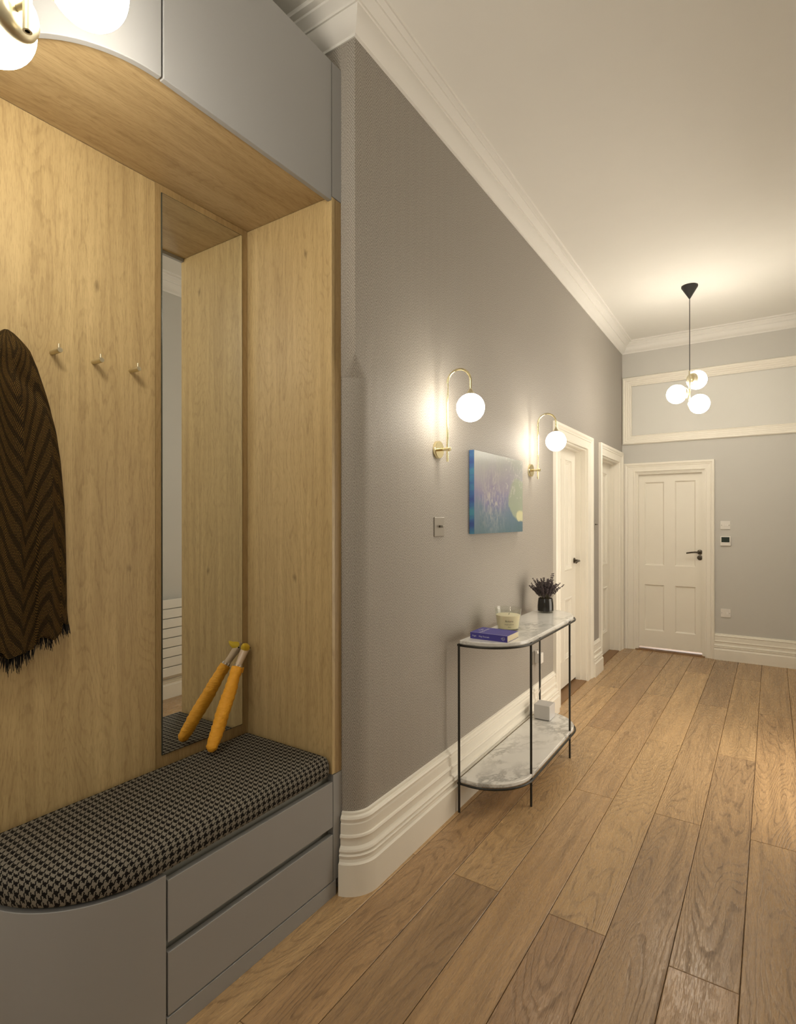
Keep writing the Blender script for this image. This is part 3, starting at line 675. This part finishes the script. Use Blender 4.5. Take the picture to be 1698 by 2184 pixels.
# storage bench
sb = tag(empty('storage_bench', (XF, 1.2, 0)), 'grey lacquered storage bench with two drawers and curved near end', 'bench')
bx = lambda nm, mtl, *a: under(sb, MB().box(*a).build(nm, mtl))
under(sb, MB().prism(plan(0.034, yr=1.749, back=XN + 0.002), 0.0, 0.481).build('carcass', M['cabdark']))
o = under(sb, curved_panel(0.0, 0.02, 0.0, 0.476, YC + 0.008).build('curved_end_panel', M['cabinet'])); bv(o, 0.0015)
o = bx('plinth', M['cabinet'], XF - 0.03, XF + 0.001, 0.963, 1.712, 0.0, 0.060); bv(o, 0.001)
o = bx('drawer_front', M['cabinet'], XF - 0.02, XF, 0.9665, 1.694, 0.0645, 0.247); bv(o, 0.0015)
o = bx('drawer_front', M['cabinet'], XF - 0.02, XF, 0.9665, 1.694, 0.277, 0.457); bv(o, 0.0015)
o = bx('filler_strip', M['cabinet'], XF - 0.03, XF - 0.001, 1.698, 1.750, 0.061, 0.482)
# cushion
cu = MB(); cu.uv = []
layers = [(0.016, 0.483, 0.105), (0.003, 0.489, 0.092), (0.0, 0.500, 0.080), (0.0, 0.528, 0.052), (0.005, 0.546, 0.033), (0.014, 0.558, 0.016), (0.0285, 0.5655, 0.0)]
def cush_outline(off, n=24, m_=24):
    """closed outline, inset by off; returns pts and outward normals"""
    y1 = 1.687; x0 = XB + 0.004; r = R_; cx, cy = XF + 0.003 - R_, YC; xf = XF + 0.003
    P = []; rc = 0.03
    def add(x, y, nx, ny): P.append(((x - nx * off, y - ny * off), (nx, ny)))
    for i in range(m_ + 1): y = y1 - rc - (y1 - rc - cy) * i / m_; add(xf, y, 1, 0)
    for i in range(1, n + 1):
        a = PI / 2 * i / n; add(cx + r * math.cos(a), cy - r * math.sin(a), math.cos(a), -math.sin(a))
    for i in range(1, 7): add(cx + (x0 + rc - cx) * i / 6, cy - r, 0, -1)
    for i in range(1, 5):
        a = PI / 2 * i / 4; add(x0 + rc - rc * math.sin(a), cy - r + rc - rc * math.cos(a), -math.sin(a), -math.cos(a))
    for i in range(1, m_ + 1): add(x0, cy - r + rc + (y1 - rc - (cy - r + rc)) * i / m_, -1, 0)
    for i in range(1, 5):
        a = PI / 2 * i / 4; add(x0 + rc - rc * math.cos(a), y1 - rc + rc * math.sin(a), -math.cos(a), math.sin(a))
    for i in range(1, 7): add(x0 + rc + (xf - rc - x0 - rc) * i / 6, y1, 0, 1)
    for i in range(1, 4):
        a = PI / 2 * i / 4; add(xf - rc + rc * math.sin(a), y1 - rc + rc * math.cos(a), math.sin(a), math.cos(a))
    return P
N_ = None
for off, z, drop in layers:
    P = cush_outline(min(off, 0.2)); N_ = len(P)
    for (x, y), (nx, ny) in P:
        zz = z + 0.0012 * math.sin(y * 23) * (1 if off > 0.03 else 0.4)
        cu.v.append((x, y, zz)); e = max(drop, 0)
        cu.uv.append((y + ny * e, x + nx * e))
for i in range(len(layers) - 1):
    for k in range(N_):
        cu.f.append((i * N_ + k, i * N_ + (k + 1) % N_, (i + 1) * N_ + (k + 1) % N_, (i + 1) * N_ + k)); cu.sm.append(True); cu.fm.append(0)
cu.f.append(tuple((len(layers) - 1) * N_ + k for k in range(N_))); cu.sm.append(True); cu.fm.append(0)
cu.f.append(tuple(range(N_))[::-1]); cu.sm.append(False); cu.fm.append(0)
tag(cu.build('bench_cushion', M['hound'], sharp=60), 'thick black and grey houndstooth cushion on the storage bench', 'cushion')

# coat hooks
def hook():
    t = empty('coat_hook')
    MB().lathe([(0, 0), (0.0085, 0), (0.0085, 0.053), (0.0078, 0.055), (0, 0.055)], 20, (0, 0, 0), (1, 0, 0)).build('peg', M['satin'], t)
    MB().tube([(0.046, 0, 0.004), (0.046, 0, 0.021)], 0.0035, 12).build('pin', M['satin'], t)
    return t
hk = hook(); hk.location = (XB, 1.146, 2.044); tag(hk, 'brass peg hook nearest the mirror', 'hook', 'brass coat hooks on the oak panel')
for y, lb in ((1.012, 'brass peg hook in the middle of the three bare ones'), (0.878, 'brass peg hook right beside the hanging scarf'), (0.744, 'brass peg hook hidden under the hanging scarf')):
    c = copy_tree(hk); c.location = (XB, y, 2.044 if y > 0.8 else 2.030); c['label'] = lb

# scarf
sc = MB(); sc.uv = []
rows = 90; cols = 84
def scarf_edge(t):      # t 0 top .. 1 hem -> (left y, right y)
    pr = [(0, .748), (.014, .764), (.041, .787), (.066, .806), (.113, .827), (.186, .849), (.243, .866), (.326, .882), (.426, .895), (.582, .906), (.74, .910), (.95, .913), (1.0, .917)]
    r = pr[-1][1]
    for (a, r0), (b_, r1) in zip(pr, pr[1:]):
        if t <= b_: r = r0 + (r1 - r0) * (t - a) / (b_ - a); break
    return max(1.484 - r, 0.622 + 0.03 * (1 - t)), r
def sst(a, b_, x): x = min(1, max(0, (x - a) / (b_ - a))); return x * x * (3 - 2 * x)
def hem(u):             # hem height along u
    return 1.108 + 0.006 * math.sin(u * 31) + 0.024 * sst(0.60, 0.64, u) + 0.034 * sst(0.86, 0.89, u) - 0.012 * sst(0.3, 0.33, u) * (1 - sst(0.5, 0.54, u))
front = []
for i in range(rows + 1):
    t = i / rows; l, r = scarf_edge(t)
    for j in range(cols + 1):
        u = j / cols; y = l + (r - l) * u
        zt = 2.078
        z = zt + (hem(u) - zt) * t
        env = math.sin(PI * min(max(u, 0.0), 1.0)) ** 0.45
        fold = 1 - abs(math.sin(u * 10.5 + 1.5 * math.sin(t * 2.0) + 0.3)) ** 0.7 ; fold2 = 0.5 + 0.5 * math.sin(u * 9.5 - t * 1.2 + 1.0)
        amp = 0.004 + 0.046 * min(1, t * 4)
        x = XB + 0.014 + env * (0.034 * min(1, (t * 14) ** 0.5) + 0.014 * min(1, t * 6)) + env * amp * (0.6 * fold + 0.5 * fold2)
        x += env * 0.016 * math.exp(-((t - 0.06) / 0.05) ** 2) - env * 0.020 * math.exp(-((t - 0.13 - 0.25 * max(0, u - 0.5)) / 0.035) ** 2) * sst(0.35, 0.6, u)
        sc.v.append((x, y, z)); wu = (u - 0.5) * (0.30 + 0.16 * t) * 1.3
        sc.uv.append((wu + 0.012 * math.sin(t * 9), -t * 1.02 - 0.25 * abs(u - 0.5) * (1 - t)))
n1 = len(sc.v)
for i in range(rows + 1):
    for j in range(cols + 1):
        x, y, z = sc.v[i * (cols + 1) + j]; sc.v.append((XB + 0.004 + 0.004 * math.sin(j), y, z)); sc.uv.append(sc.uv[i * (cols + 1) + j])
W_ = cols + 1
for i in range(rows):
    for j in range(cols):
        a = i * W_ + j; sc.f.append((a, a + 1, a + W_ + 1, a + W_)); sc.f.append((n1 + a, n1 + a + W_, n1 + a + W_ + 1, n1 + a + 1)); sc.sm += [True, True]; sc.fm += [0, 0]
    for j in (0, cols):
        a = i * W_ + j; sc.f.append((a, a + W_, n1 + a + W_, n1 + a)); sc.sm.append(True); sc.fm.append(0)
for i in (0, rows):
    for j in range(cols):
        a = i * W_ + j; sc.f.append((a, a + 1, n1 + a + 1, n1 + a)); sc.sm.append(True); sc.fm.append(0)
sf = tag(sc.build('scarf', M['weave'], sharp=80), 'dark brown and black zigzag woven wool scarf hanging with fringed hem', 'scarf')
rnd = random.Random(3); fr = MB()
for k in range(230):
    u = rnd.random(); l, r = scarf_edge(1.0); y = l + (r - l) * u; z = hem(u) + 0.012; x = XB + 0.012 + rnd.random() * 0.055 * math.sin(PI * u) ** 0.4
    L = 0.035 + 0.022 * rnd.random() + (0.02 if 0.35 < u < 0.5 else 0); dy = rnd.uniform(-0.012, 0.012) + (0.012 if u > 0.9 else 0)
    fr.tube([(x, y, z), (x + rnd.uniform(-.003, .003), y + dy * 0.5, z - L * 0.5), (x, y + dy, z - L)], [0.0022, 0.0016, 0.0006], 5)
o = fr.build('fringe', M['fringe'], sf); o['kind'] = 'stuff'; o['label'] = 'black wool fringe'

# duck-handled umbrella leaning in the corner
Pb, Pt, Ph = Vector((-1.842, 1.417, 0.590)), Vector((-1.898, 1.594, 0.867)), Vector((-1.913, 1.652, 0.938))
um = tag(empty('umbrella', Pb), 'folded mustard yellow umbrella with carved duck head handle leaning beside mirror', 'umbrella')
ax = (Pt - Pb).normalized(); L = (Pt - Pb).length
prof = [(0.0, -0.010), (0.010, -0.008), (0.017, 0.0)]
for i in range(1, 41):
    t = i / 40; r = 0.0205 + 0.0068 * math.sin(PI * min(1, t * 1.08)) ** 0.6 + 0.0012 * math.sin(i * 2.1) + (0.001 if i % 5 == 0 else 0)
    if t > 0.90: r = 0.0245 - 0.001 * math.sin(i)
    prof.append((r, t * L))
prof += [(0.0220, L + 0.001), (0.018, L - 0.004), (0.0, L - 0.006)]
um_s = MB().lathe(prof, 28, Pb, ax); rr = random.Random(5)
for i, v in enumerate(um_s.v):
    p = Vector(v); q = p - Pb; h = q.dot(ax); rad = q - ax * h
    ang = math.atan2(rad.dot(ax.orthogonal()), rad.dot(ax.cross(ax.orthogonal())))
    k = 1 + 0.035 * math.sin(ang * 3 + h * 40) + 0.015 * math.sin(ang * 7 - h * 90)
    um_s.v[i] = tuple(Pb + ax * h + rad * k)
under(um, um_s.build('sleeve', M['mustard'], sharp=80))
nk = (Ph - Pt).normalized()
o = under(um, MB().tube([Pt - nk * 0.01, Pt + nk * 0.012, Pt + nk * 0.035, Ph - nk * 0.018, Ph, Ph + nk * 0.014, Ph + nk * 0.021],
                [0.0150, 0.0145, 0.0145, 0.0175, 0.0195, 0.0150, 0.004], 20).build('duck_head', M['duckwood'], sharp=80))
bd = Vector((0.58, -0.74, 0.50)).normalized()
o2 = under(um, MB().tube([Ph + bd * 0.002, Ph + bd * 0.013, Ph + bd * 0.022, Ph + bd * 0.031, Ph + bd * 0.039 + Vector((0, 0, 0.003)), Ph + bd * 0.045 + Vector((0, 0, 0.007))],
                [0.0195, 0.0188, 0.0150, 0.0112, 0.0075, 0.002], 20).build('beak', M['beak'], sharp=80))
sd = bd.cross(Vector((0, 0, 1))).normalized()
for sg in (-1, 1):
    under(um, MB().sphere(Ph + sd * sg * 0.0178 + nk * 0.001, 0.0038, 14).build('eye', M['black']))
rb = MB(); e1 = ax.orthogonal().normalized(); e2 = ax.cross(e1)
for k in range(8):
    a = 2 * PI * k / 8; dd = e1 * math.cos(a) + e2 * math.sin(a)
    rb.tube([Pt + dd * 0.015 - ax * 0.01, Pt + dd * 0.0165 + ax * (0.010 + 0.004 * (k % 2))], 0.0018, 8)
under(um, rb.build('rib_tips', M['chrome']))
under(um, MB().bev(-0.0015, 0.0015, -0.004, 0.004, -0.02, 0.004, 0.0006).xf(Matrix.Translation(Pt + Vector((0.018, 0.016, -0.004))) @ Matrix.Rotation(0.3, 4, 'Y')).build('strap_end', M['mustard']))

# ================================================================== CONSOLE TABLE
TT = 0.880
tb = tag(empty('console_table', WP(0.05, 1.4), WA), 'slim console table with two white marble shelves on thin black metal legs', 'table')
TS0, TS1, TD0, TD1, TR = 0.798, 2.032, 0.060, 0.356, 0.245
def tplan(off, n=18, t0=0.0):
    s0, s1, d0, d1, r = TS0 - off, TS1 + off, TD0 - t0, TD1 + off, TR + off
    p = [(d0, s0)]
    for i in range(n + 1): a = PI / 2 * i / n; p.append((d1 - r + r * math.sin(a), s0 + r - r * math.cos(a)))
    for i in range(n + 1): a = PI / 2 * i / n; p.append((d1 - r + r * math.cos(a), s1 - r + r * math.sin(a)))
    p.append((d0, s1))
    return [(x - 0.05, y - 1.4) for x, y in p]
for z, nm in ((TT, 'marble_top'), (0.172, 'marble_shelf')):
    o = MB().prism(tplan(0.0), z - 0.020, z, True).build(nm, M['marble'], tb, sharp=30); bv(o, 0.003)
    fp = [(x, y, z - 0.024) for x, y in tplan(0.008, t0=0.004)]
    MB().tube(fp, 0.0062, 10, closed=True).build('rail', M['blackmetal'], tb)
for d, s_ in ((0.060, 0.792), (0.350, 1.048), (0.350, 1.752), (0.060, 2.040)):
    x, y = d - 0.05, s_ - 1.4
    MB().lathe([(0, 0), (0.0062, 0), (0.0062, TT - 0.016), (0, TT - 0.016)], 14, (x, y, 0)).build('leg', M['blackmetal'], tb)

# book
bk = tag(empty('paperback_book', WP(0.187, 0.875, TT), WA), 'thick blue paperback book lying on the near end of the marble top', 'book')
# local: x along spine (out from the wall), y = depth away from camera
BW, BD, BH = 0.205, 0.152, 0.033
x0, x1 = -BW / 2, BW / 2
cv = MB().box(x0, x1, 0.0, BD, BH - 0.0012, BH).box(x0, x1, 0.0, BD, 0.0, 0.0012).box(x0, x1, -0.0008, 0.0008, 0, BH)
cv.build('cover', M['blue'], bk)
MB().box(x0 + 0.001, x1 - 0.001, 0.0008, BD - 0.001, 0.0012, BH - 0.0012).build('pages', M['paper'], bk)
PR = M['printwhite']
text('spine_author', 'Pugin', 0.0105, PR, bk, (x0 + 0.012, -0.0012, 0.0125), (PI / 2, 0, 0))
text('spine_title', 'Hög Oversatt', 0.0105, PR, bk, (x0 + 0.048, -0.0012, 0.0125), (PI / 2, 0, 0))
lg = MB(); lc = Vector((x1 - 0.022, -0.0013, BH / 2)); rg = [lc + Vector((math.cos(a) * 0.0085, 0, math.sin(a) * 0.0085)) for a in [2 * PI * k / 24 for k in range(24)]]
lg.tube(rg, 0.0005, 4, closed=True).tube([lc + Vector((-0.013, 0, 0.001)), lc + Vector((0.006, 0, 0.0015)), lc + Vector((0.004, 0, -0.005))], 0.0006, 4).tube([lc + Vector((-0.004, 0, 0.005)), lc + Vector((0, 0, -0.006))], 0.0005, 4)
lg.build('spine_emblem', PR, bk)
text('cover_author', 'Pugin', 0.021, PR, bk, (x0 + 0.030, BD * 0.40, BH + 0.0003), (0, 0, PI / 2))
text('cover_title', 'Hög Oversatt', 0.021, PR, bk, (x0 + 0.055, 0.010, BH + 0.0003), (0, 0, PI / 2))
MB().tube([(x0 + 0.001, 0.0002, BH + 0.0002), (x1 - 0.001, 0.0002, BH + 0.0002)], 0.0006, 5).build('cover_edge_line', PR, bk)

# candle
cnd = tag(empty('glass_candle', WP(0.160, 1.205, TT), WA), 'large cream candle in a tapered clear glass tumbler behind the book', 'candle')
g = MB().lathe([(0, 0.0), (0.058, 0.0), (0.0605, 0.003), (0.0755, 0.118), (0.0765, 0.121), (0.0750, 0.1215), (0.0735, 0.119), (0.0585, 0.010), (0.054, 0.007), (0, 0.007)], 48)
g.build('tumbler', M['glass'], cnd, sharp=60)
MB().lathe([(0, 0.0085), (0.0560, 0.0085), (0.0575, 0.0115), (0.0678, 0.083), (0.0665, 0.0835), (0, 0.082)], 48).build('wax', M['wax'], cnd, sharp=50)
MB().tube([(0.004, 0, 0.080), (0.005, 0.001, 0.086), (0.008, 0.002, 0.093)], 0.0013, 6).build('wick', M['wick'], cnd)
def curved_text(name, body, size, z, rad, parent, mtl, ang0):
    o = text(name, body, size, mtl, parent, (0, 0, 0), (0, 0, 0), 'CENTER')
    for v in o.data.vertices:
        x, y = v.co.x, v.co.y; a = ang0 + x / rad
        rr_ = rad + (y * 0.14)
        v.co = Vector((math.cos(a) * rr_, math.sin(a) * rr_, z + y))
    return o
A0 = math.atan2(-2.9, 1.25) - WA + 0.10
for nm, bd_, sz, zz in (('label_name', 'Bohème', 0.0135, 0.051), ('label_line', 'bougie parfumée', 0.0075, 0.035), ('label_weight', '220 g', 0.0075, 0.020)):
    curved_text(nm, bd_, sz, zz, 0.0612 + zz * 0.13, cnd, M['printdark'], A0)

# vase of lavender
vs_ = tag(empty('glass_vase', WP(0.152, 1.885, TT), WA), 'squat black glass vase with clear base at far end of marble top', 'vase')
MB().lathe([(0, 0.0), (0.049, 0.0), (0.052, 0.004), (0.0525, 0.010), (0.0, 0.011)], 40).build('clear_base', M['glass'], vs_, sharp=60)
MB().lathe([(0, 0.0115), (0.0520, 0.0115), (0.0522, 0.04), (0.0500, 0.07), (0.0465, 0.094), (0.0445, 0.094), (0.048, 0.068), (0.0495, 0.04), (0.049, 0.016), (0, 0.015)], 40).build('body', M['darkglass'], vs_, sharp=60)
lv = tag(empty('lavender_bunch', WP(0.152, 1.885, TT + 0.09), WA), 'bunch of dried purple-brown lavender standing in the black vase', 'dried flowers')
rl = random.Random(11)
for k in range(78):
    a = rl.random() * 2 * PI; q = math.sqrt(rl.random()); tl = q * 0.74
    H = 0.132 * rl.uniform(0.62, 1.05) - 0.01 * q
    if k < 3: H = 0.165; tl = (0.60, 0.22, 0.38)[k]; a = (-2.0, 0.6, 1.4)[k]
    b0 = Vector((math.cos(a) * q * 0.024, math.sin(a) * q * 0.024, -0.05)); b1 = Vector((math.cos(a) * q * 0.036, math.sin(a) * q * 0.036, 0.004))
    dr = Vector((math.sin(tl) * math.cos(a), math.sin(tl) * math.sin(a), math.cos(tl)))
    tip = b1 + dr * H; mid = b1 + dr * H * 0.5 + Vector((0, 0, 0.006))
    s1 = MB().tube([b0, b1, mid, tip], [0.0010, 0.0010, 0.0009, 0.0007], 5)
    stem = s1.build('sprig', M['stem'], lv)
    fl_ = MB(); f0 = rl.uniform(0.12, 0.42); nb = 10
    for i in range(nb):
        t = f0 + (1 - f0) * i / (nb - 1); p = b1.lerp(tip, t) + Vector((0, 0, 0.006 * math.sin(PI * t)))
        for j in range(3):
            an = rl.random() * 6.28; off = Vector((math.cos(an), math.sin(an), 0.3)) * 0.0042
            r_ = rl.uniform(0.0034, 0.0056) * (1 - 0.3 * t)
            c0 = p + off; vv = [c0 + Vector(d_) * r_ for d_ in ((1, 0, 0), (-1, 0, 0), (0, 1, 0), (0, -1, 0), (0, 0, 1.5), (0, 0, -1))]
            fl_.add(vv, [(0, 2, 4), (2, 1, 4), (1, 3, 4), (3, 0, 4), (2, 0, 5), (1, 2, 5), (3, 1, 5), (0, 3, 5)], True)
    fb = fl_.build('florets', M['lavender'], stem, fix=False)

# white cube with cable to a plug adaptor
cb = tag(empty('smart_cube', WP(0.142, 1.890, 0.172), WA), 'small silver-white cube device on the lower marble shelf', 'device')
MB().bev(-0.054, 0.054, -0.056, 0.056, 0.004, 0.098, 0.0035, 3).build('casing', M['cube'], cb)
MB().box(-0.046, 0.046, -0.048, 0.048, 0.0, 0.005).build('foot', M['blackplastic'], cb)
so = tag(empty('wall_socket', WP(0, 2.12, 0.515), WA), 'putty metal wall socket low on the wallpaper behind the console table', 'socket')
MB().bev(0, 0.006, -0.075, 0.045, -0.045, 0.045, 0.0018).build('face_plate', M['plate'], so)
ad = tag(empty('plug_adaptor', WP(0.006, 2.115, 0.515), WA), 'white plug adaptor in the low socket behind the table', 'plug')
MB().bev(0.0, 0.046, -0.026, 0.030, -0.040, 0.032, 0.004).build('body', M['whiteplastic'], ad)
MB().bev(0.002, 0.022, -0.032, -0.010, 0.030, 0.050, 0.002).build('switch_tab', M['whiteplastic'], ad)
c0, c1 = Vector(WP(0.036, 2.112, 0.474)), Vector(WP(0.100, 1.905, 0.268))
pts = [Vector(WP(0.036, 2.112, 0.474)), Vector(WP(0.038, 2.110, 0.455)), Vector(WP(0.046, 2.105, 0.42)), Vector(WP(0.055, 2.085, 0.37)), Vector(WP(0.064, 2.04, 0.325)), Vector(WP(0.068, 1.99, 0.29)), Vector(WP(0.072, 1.955, 0.262)), Vector(WP(0.082, 1.948, 0.245))]
def smooth_path(P, n=6):
    out = []
    for i in range(len(P) - 1):
        p0, p1, p2, p3 = P[max(i - 1, 0)], P[i], P[i + 1], P[min(i + 2, len(P) - 1)]
        for k in range(n):
            t = k / n; out.append(0.5 * ((2 * p1) + (p2 - p0) * t + (2 * p0 - 5 * p1 + 4 * p2 - p3) * t * t + (-p0 + 3 * p1 - 3 * p2 + p3) * t ** 3))
    return out + [P[-1]]
tag(MB().tube(smooth_path(pts), 0.0016, 8).build('power_cable', M['cord']), 'thin white cable hanging from the plug adaptor down to the cube', 'cable')

# ================================================================== WALL THINGS
# painting
pa = tag(empty('canvas_painting', WP(0, 1.4075, 1.652), WA), 'unframed abstract canvas in lilac, grey-green and blue between wall lamps', 'painting')
MB().box(0.002, 0.031, -0.3725, 0.3725, -0.2325, 0.2325).build('canvas_sides', M['canvasside'], pa)
MB().box(0.031, 0.0325, -0.3725, 0.3725, -0.2325, 0.2325).build('canvas_front', M['canvas'], pa)
# dimmer plate near, and a second one between the doors
def rocker(name, d_, s_, z_, label, w_=0.100, h_=0.097):
    t = tag(empty(name, WP(0, s_, z_), WA), label, 'switch')
    MB().bev(0, 0.006, -w_ / 2, w_ / 2, -h_ / 2, h_ / 2, 0.0022, 2).build('face_plate', M['plate'], t)
    MB().tube([(0.006, 0.0, 0.002), (0.013, 0.0, 0.002)], 0.006, 12).build('toggle_collar', M['bronze'], t)
    MB().bev(0.012, 0.030, -0.008, 0.008, -0.004, 0.008, 0.002).build('toggle', M['plate'], t)
    return t
rocker('light_switch', 0, 0.687, 1.463, 'putty metal toggle light switch left of the painting')
rocker('light_switch', 0, 3.835, 1.448, 'putty metal toggle light switch between the two corridor doors', 0.09)
# end wall plates
def uk_plate(name, x, z, label, cat, kind):
    t = tag(empty(name, (x, YE, z)), label, cat)
    if kind == 'thermo':
        MB().bev(-0.048, 0.048, -0.016, 0, -0.050, 0.050, 0.003).build('casing', M['whiteplastic'], t)
        MB().box(-0.038, 0.036, -0.0172, -0.0155, -0.013, 0.042).build('display', M['screen'], t)
        MB().sphere((0.034, -0.0165, -0.030), 0.002, 10).build('button', M['bronze'], t)
    else:
        MB().bev(-0.046, 0.046, -0.009, 0, -0.044, 0.044, 0.0025).build('face_plate', M['whiteplastic'], t)
        for sx in (-1, 1): MB().lathe([(0, 0), (0.003, 0), (0.0025, 0.001), (0, 0.001)], 10, (sx * 0.036, -0.009, 0), (0, -1, 0)).build('screw', M['bronze'], t)
        for sx in ((-0.018, 0.0, 0.018) if kind == 'three' else (0.014,)):
            MB().add([(sx - 0.006, -0.009, -0.011), (sx + 0.006, -0.009, -0.011), (sx + 0.006, -0.009, 0.011), (sx - 0.006, -0.009, 0.011),
                      (sx - 0.006, -0.016, -0.011), (sx + 0.006, -0.016, -0.011), (sx + 0.006, -0.011, 0.011), (sx - 0.006, -0.011, 0.011)],
                     [(0, 3, 2, 1), (4, 5, 6, 7), (0, 1, 5, 4), (1, 2, 6, 5), (2, 3, 7, 6), (3, 0, 4, 7)]).build('rocker', M['whiteplastic'], t)
    return t
uk_plate('light_switch', -0.410, 1.436, 'white three-rocker light switch above the thermostat beside the end door', 'switch', 'three')
uk_plate('thermostat', -0.408, 1.267, 'white wall thermostat with a dark display beside the end door', 'thermostat', 'thermo')
uk_plate('fused_switch', -0.408, 0.499, 'white single-rocker switch plate low on the end wall above the skirting', 'switch', 'one')

# sconces
def sconce(z_, label):
    t = tag(empty('wall_lamp', (0, 0, 0), WA), label, 'wall lamp', 'brass globe wall lamps')
    MB().lathe([(0, 0), (0.044, 0), (0.044, 0.012), (0.042, 0.016), (0.0, 0.016)], 40, (0, 0, 0), (1, 0, 0)).build('wall_plate', M['brass'], t)
    MB().lathe([(0, 0.014), (0.0075, 0.014), (0.0075, 0.050), (0.010, 0.051), (0.010, 0.074), (0.0, 0.075)], 20, (0, 0, 0), (1, 0, 0)).build('bracket', M['brass'], t)
    xr = 0.058; rz = 0.063; zt = 0.322
    P = [(xr, 0, -0.062), (xr, 0, 0.10), (xr, 0, zt)] + [(xr + rz - rz * math.cos(a), 0, zt + rz * math.sin(a)) for a in [PI * i / 20 for i in range(1, 21)]] + [(xr + 2 * rz, 0, zt - 0.045)]
    MB().tube(P, 0.0058, 14).build('arm', M['brass'], t)
    gx = xr + 2 * rz; gz = zt - 0.045 - 0.020
    MB().lathe([(0, 0.028), (0.0055, 0.028), (0.0065, 0.024), (0.023, -0.004), (0.021, -0.005), (0, -0.004)], 28, (gx, 0, gz + 0.0), (0, 0, 1)).build('shade_holder', M['satin'], t)
    MB().sphere((gx, 0, gz - 0.066), 0.068, 40).build('globe', opal(SCONCE), t)
    return t
s1_ = sconce(0, 'brass swan-neck globe wall lamp left of the painting, nearer the oak alcove'); s1_.location = WP(0, 0.672, 1.848)
s2_ = copy_tree(s1_); s2_.location = WP(0, 2.012, 1.843); s2_['label'] = 'brass swan-neck globe wall lamp right of the painting, next to the first door'

# pendants
def pendant(cx, cy, zr0, zr1, globes, strength, label, gr=0.082):
    t = tag(empty('pendant_lamp', (cx, cy, CZ)), label, 'pendant lamp', 'three-globe pendant lamps')
    MB().lathe([(0, 0), (0.066, 0), (0.066, -0.012), (0.006, -0.112), (0, -0.112)], 36, (0, 0, 0), (0, 0, 1)).build('ceiling_rose', M['blackplastic'], t, sharp=30)
    MB().tube([(0, 0, -0.105), (0, 0, zr0 - CZ)], 0.0032, 10).build('cord', M['blackplastic'], t)
    MB().lathe([(0.0045, 0), (0.0085, 0), (0.0085, zr0 - zr1), (0, zr0 - zr1)], 20, (0, 0, zr1 - CZ), (0, 0, 1)).build('stem', M['satin'], t)
    gm = opal(strength)
    for (dx, dy, z) in globes:
        dz = z - CZ; d_ = Vector((dx, dy, 0)); L_ = d_.length; d_.normalize(); o0 = (d_.x * 0.004, d_.y * 0.004, dz)
        cp = MB().lathe([(0, 0), (0.006, 0), (0.006, L_ - gr - 0.004 if L_ - gr > 0.008 else 0.004), (0.030, max(L_ - gr - 0.010, 0.005)), (0.043, max(L_ - gr - 0.006, 0.008)), (0.051, L_ - gr + 0.002), (0.054, L_ - gr + 0.014), (0.050, L_ - gr + 0.026), (0, L_ - gr + 0.026)], 32, o0, d_)
        cp.build('globe_cap', M['satin'], t, sharp=35)
        MB().sphere((dx, dy, dz), gr, 44).build('globe', gm, t)
    return t
def latdep(lat, dep):      # camera-horizontal offsets -> world x,y
    return lat * math.cos(YAW) - dep * math.sin(YAW), lat * math.sin(YAW) + dep * math.cos(YAW)
g1, g2, g3 = latdep(0.092, 0.055), latdep(-0.104, 0.022), latdep(0.030, -0.100)
pendant(-0.596, 5.48, 2.80, 2.475, [(*g1, 2.735), (*g2, 2.600), (*g3, 2.490)], PENDANT_FAR, 'three-globe brass pendant lamp hanging at the far end of the corridor')
h1, h2 = (0.035, 0.100), (-0.104, -0.022)
pendant(-1.222, 0.507, 2.80, 2.466, [(*h1, 2.620), (*h2, 2.522), (0.055, -0.090, 2.740)], PENDANT_NEAR, 'three-globe brass pendant lamp close to the camera beside the overhead cabinet', 0.078)
pendant(-0.75, -2.0, 2.80, 2.478, [(0.09, 0.05, 2.735), (-0.10, 0.03, 2.600), (0.02, -0.105, 2.49)], PENDANT_BACK_FILL, 'added three-globe brass pendant lamp behind the camera, unseen fill light')  # added pendant, out of view, to brighten the near end

# radiator on the right wall (seen in the mirror)
rd = tag(empty('panel_radiator', (XR, 2.36, 0.19)), 'white flat-panel radiator seen reflected in the mirror', 'radiator')
for k in range(8):
    z0 = k * 0.0808
    MB().bev(-0.075, -0.060, -0.7, 0.7, z0 + 0.003, z0 + 0.0775, 0.003).build('radiator_bar', M['radiator'], rd)
for y in (-0.62, 0.62): MB().box(-0.060, -0.040, y - 0.02, y + 0.02, 0.0, 0.645).build('manifold', M['radiator'], rd); MB().box(-0.040, -0.001, y - 0.01, y + 0.01, 0.5, 0.53).build('bracket', M['radiator'], rd)
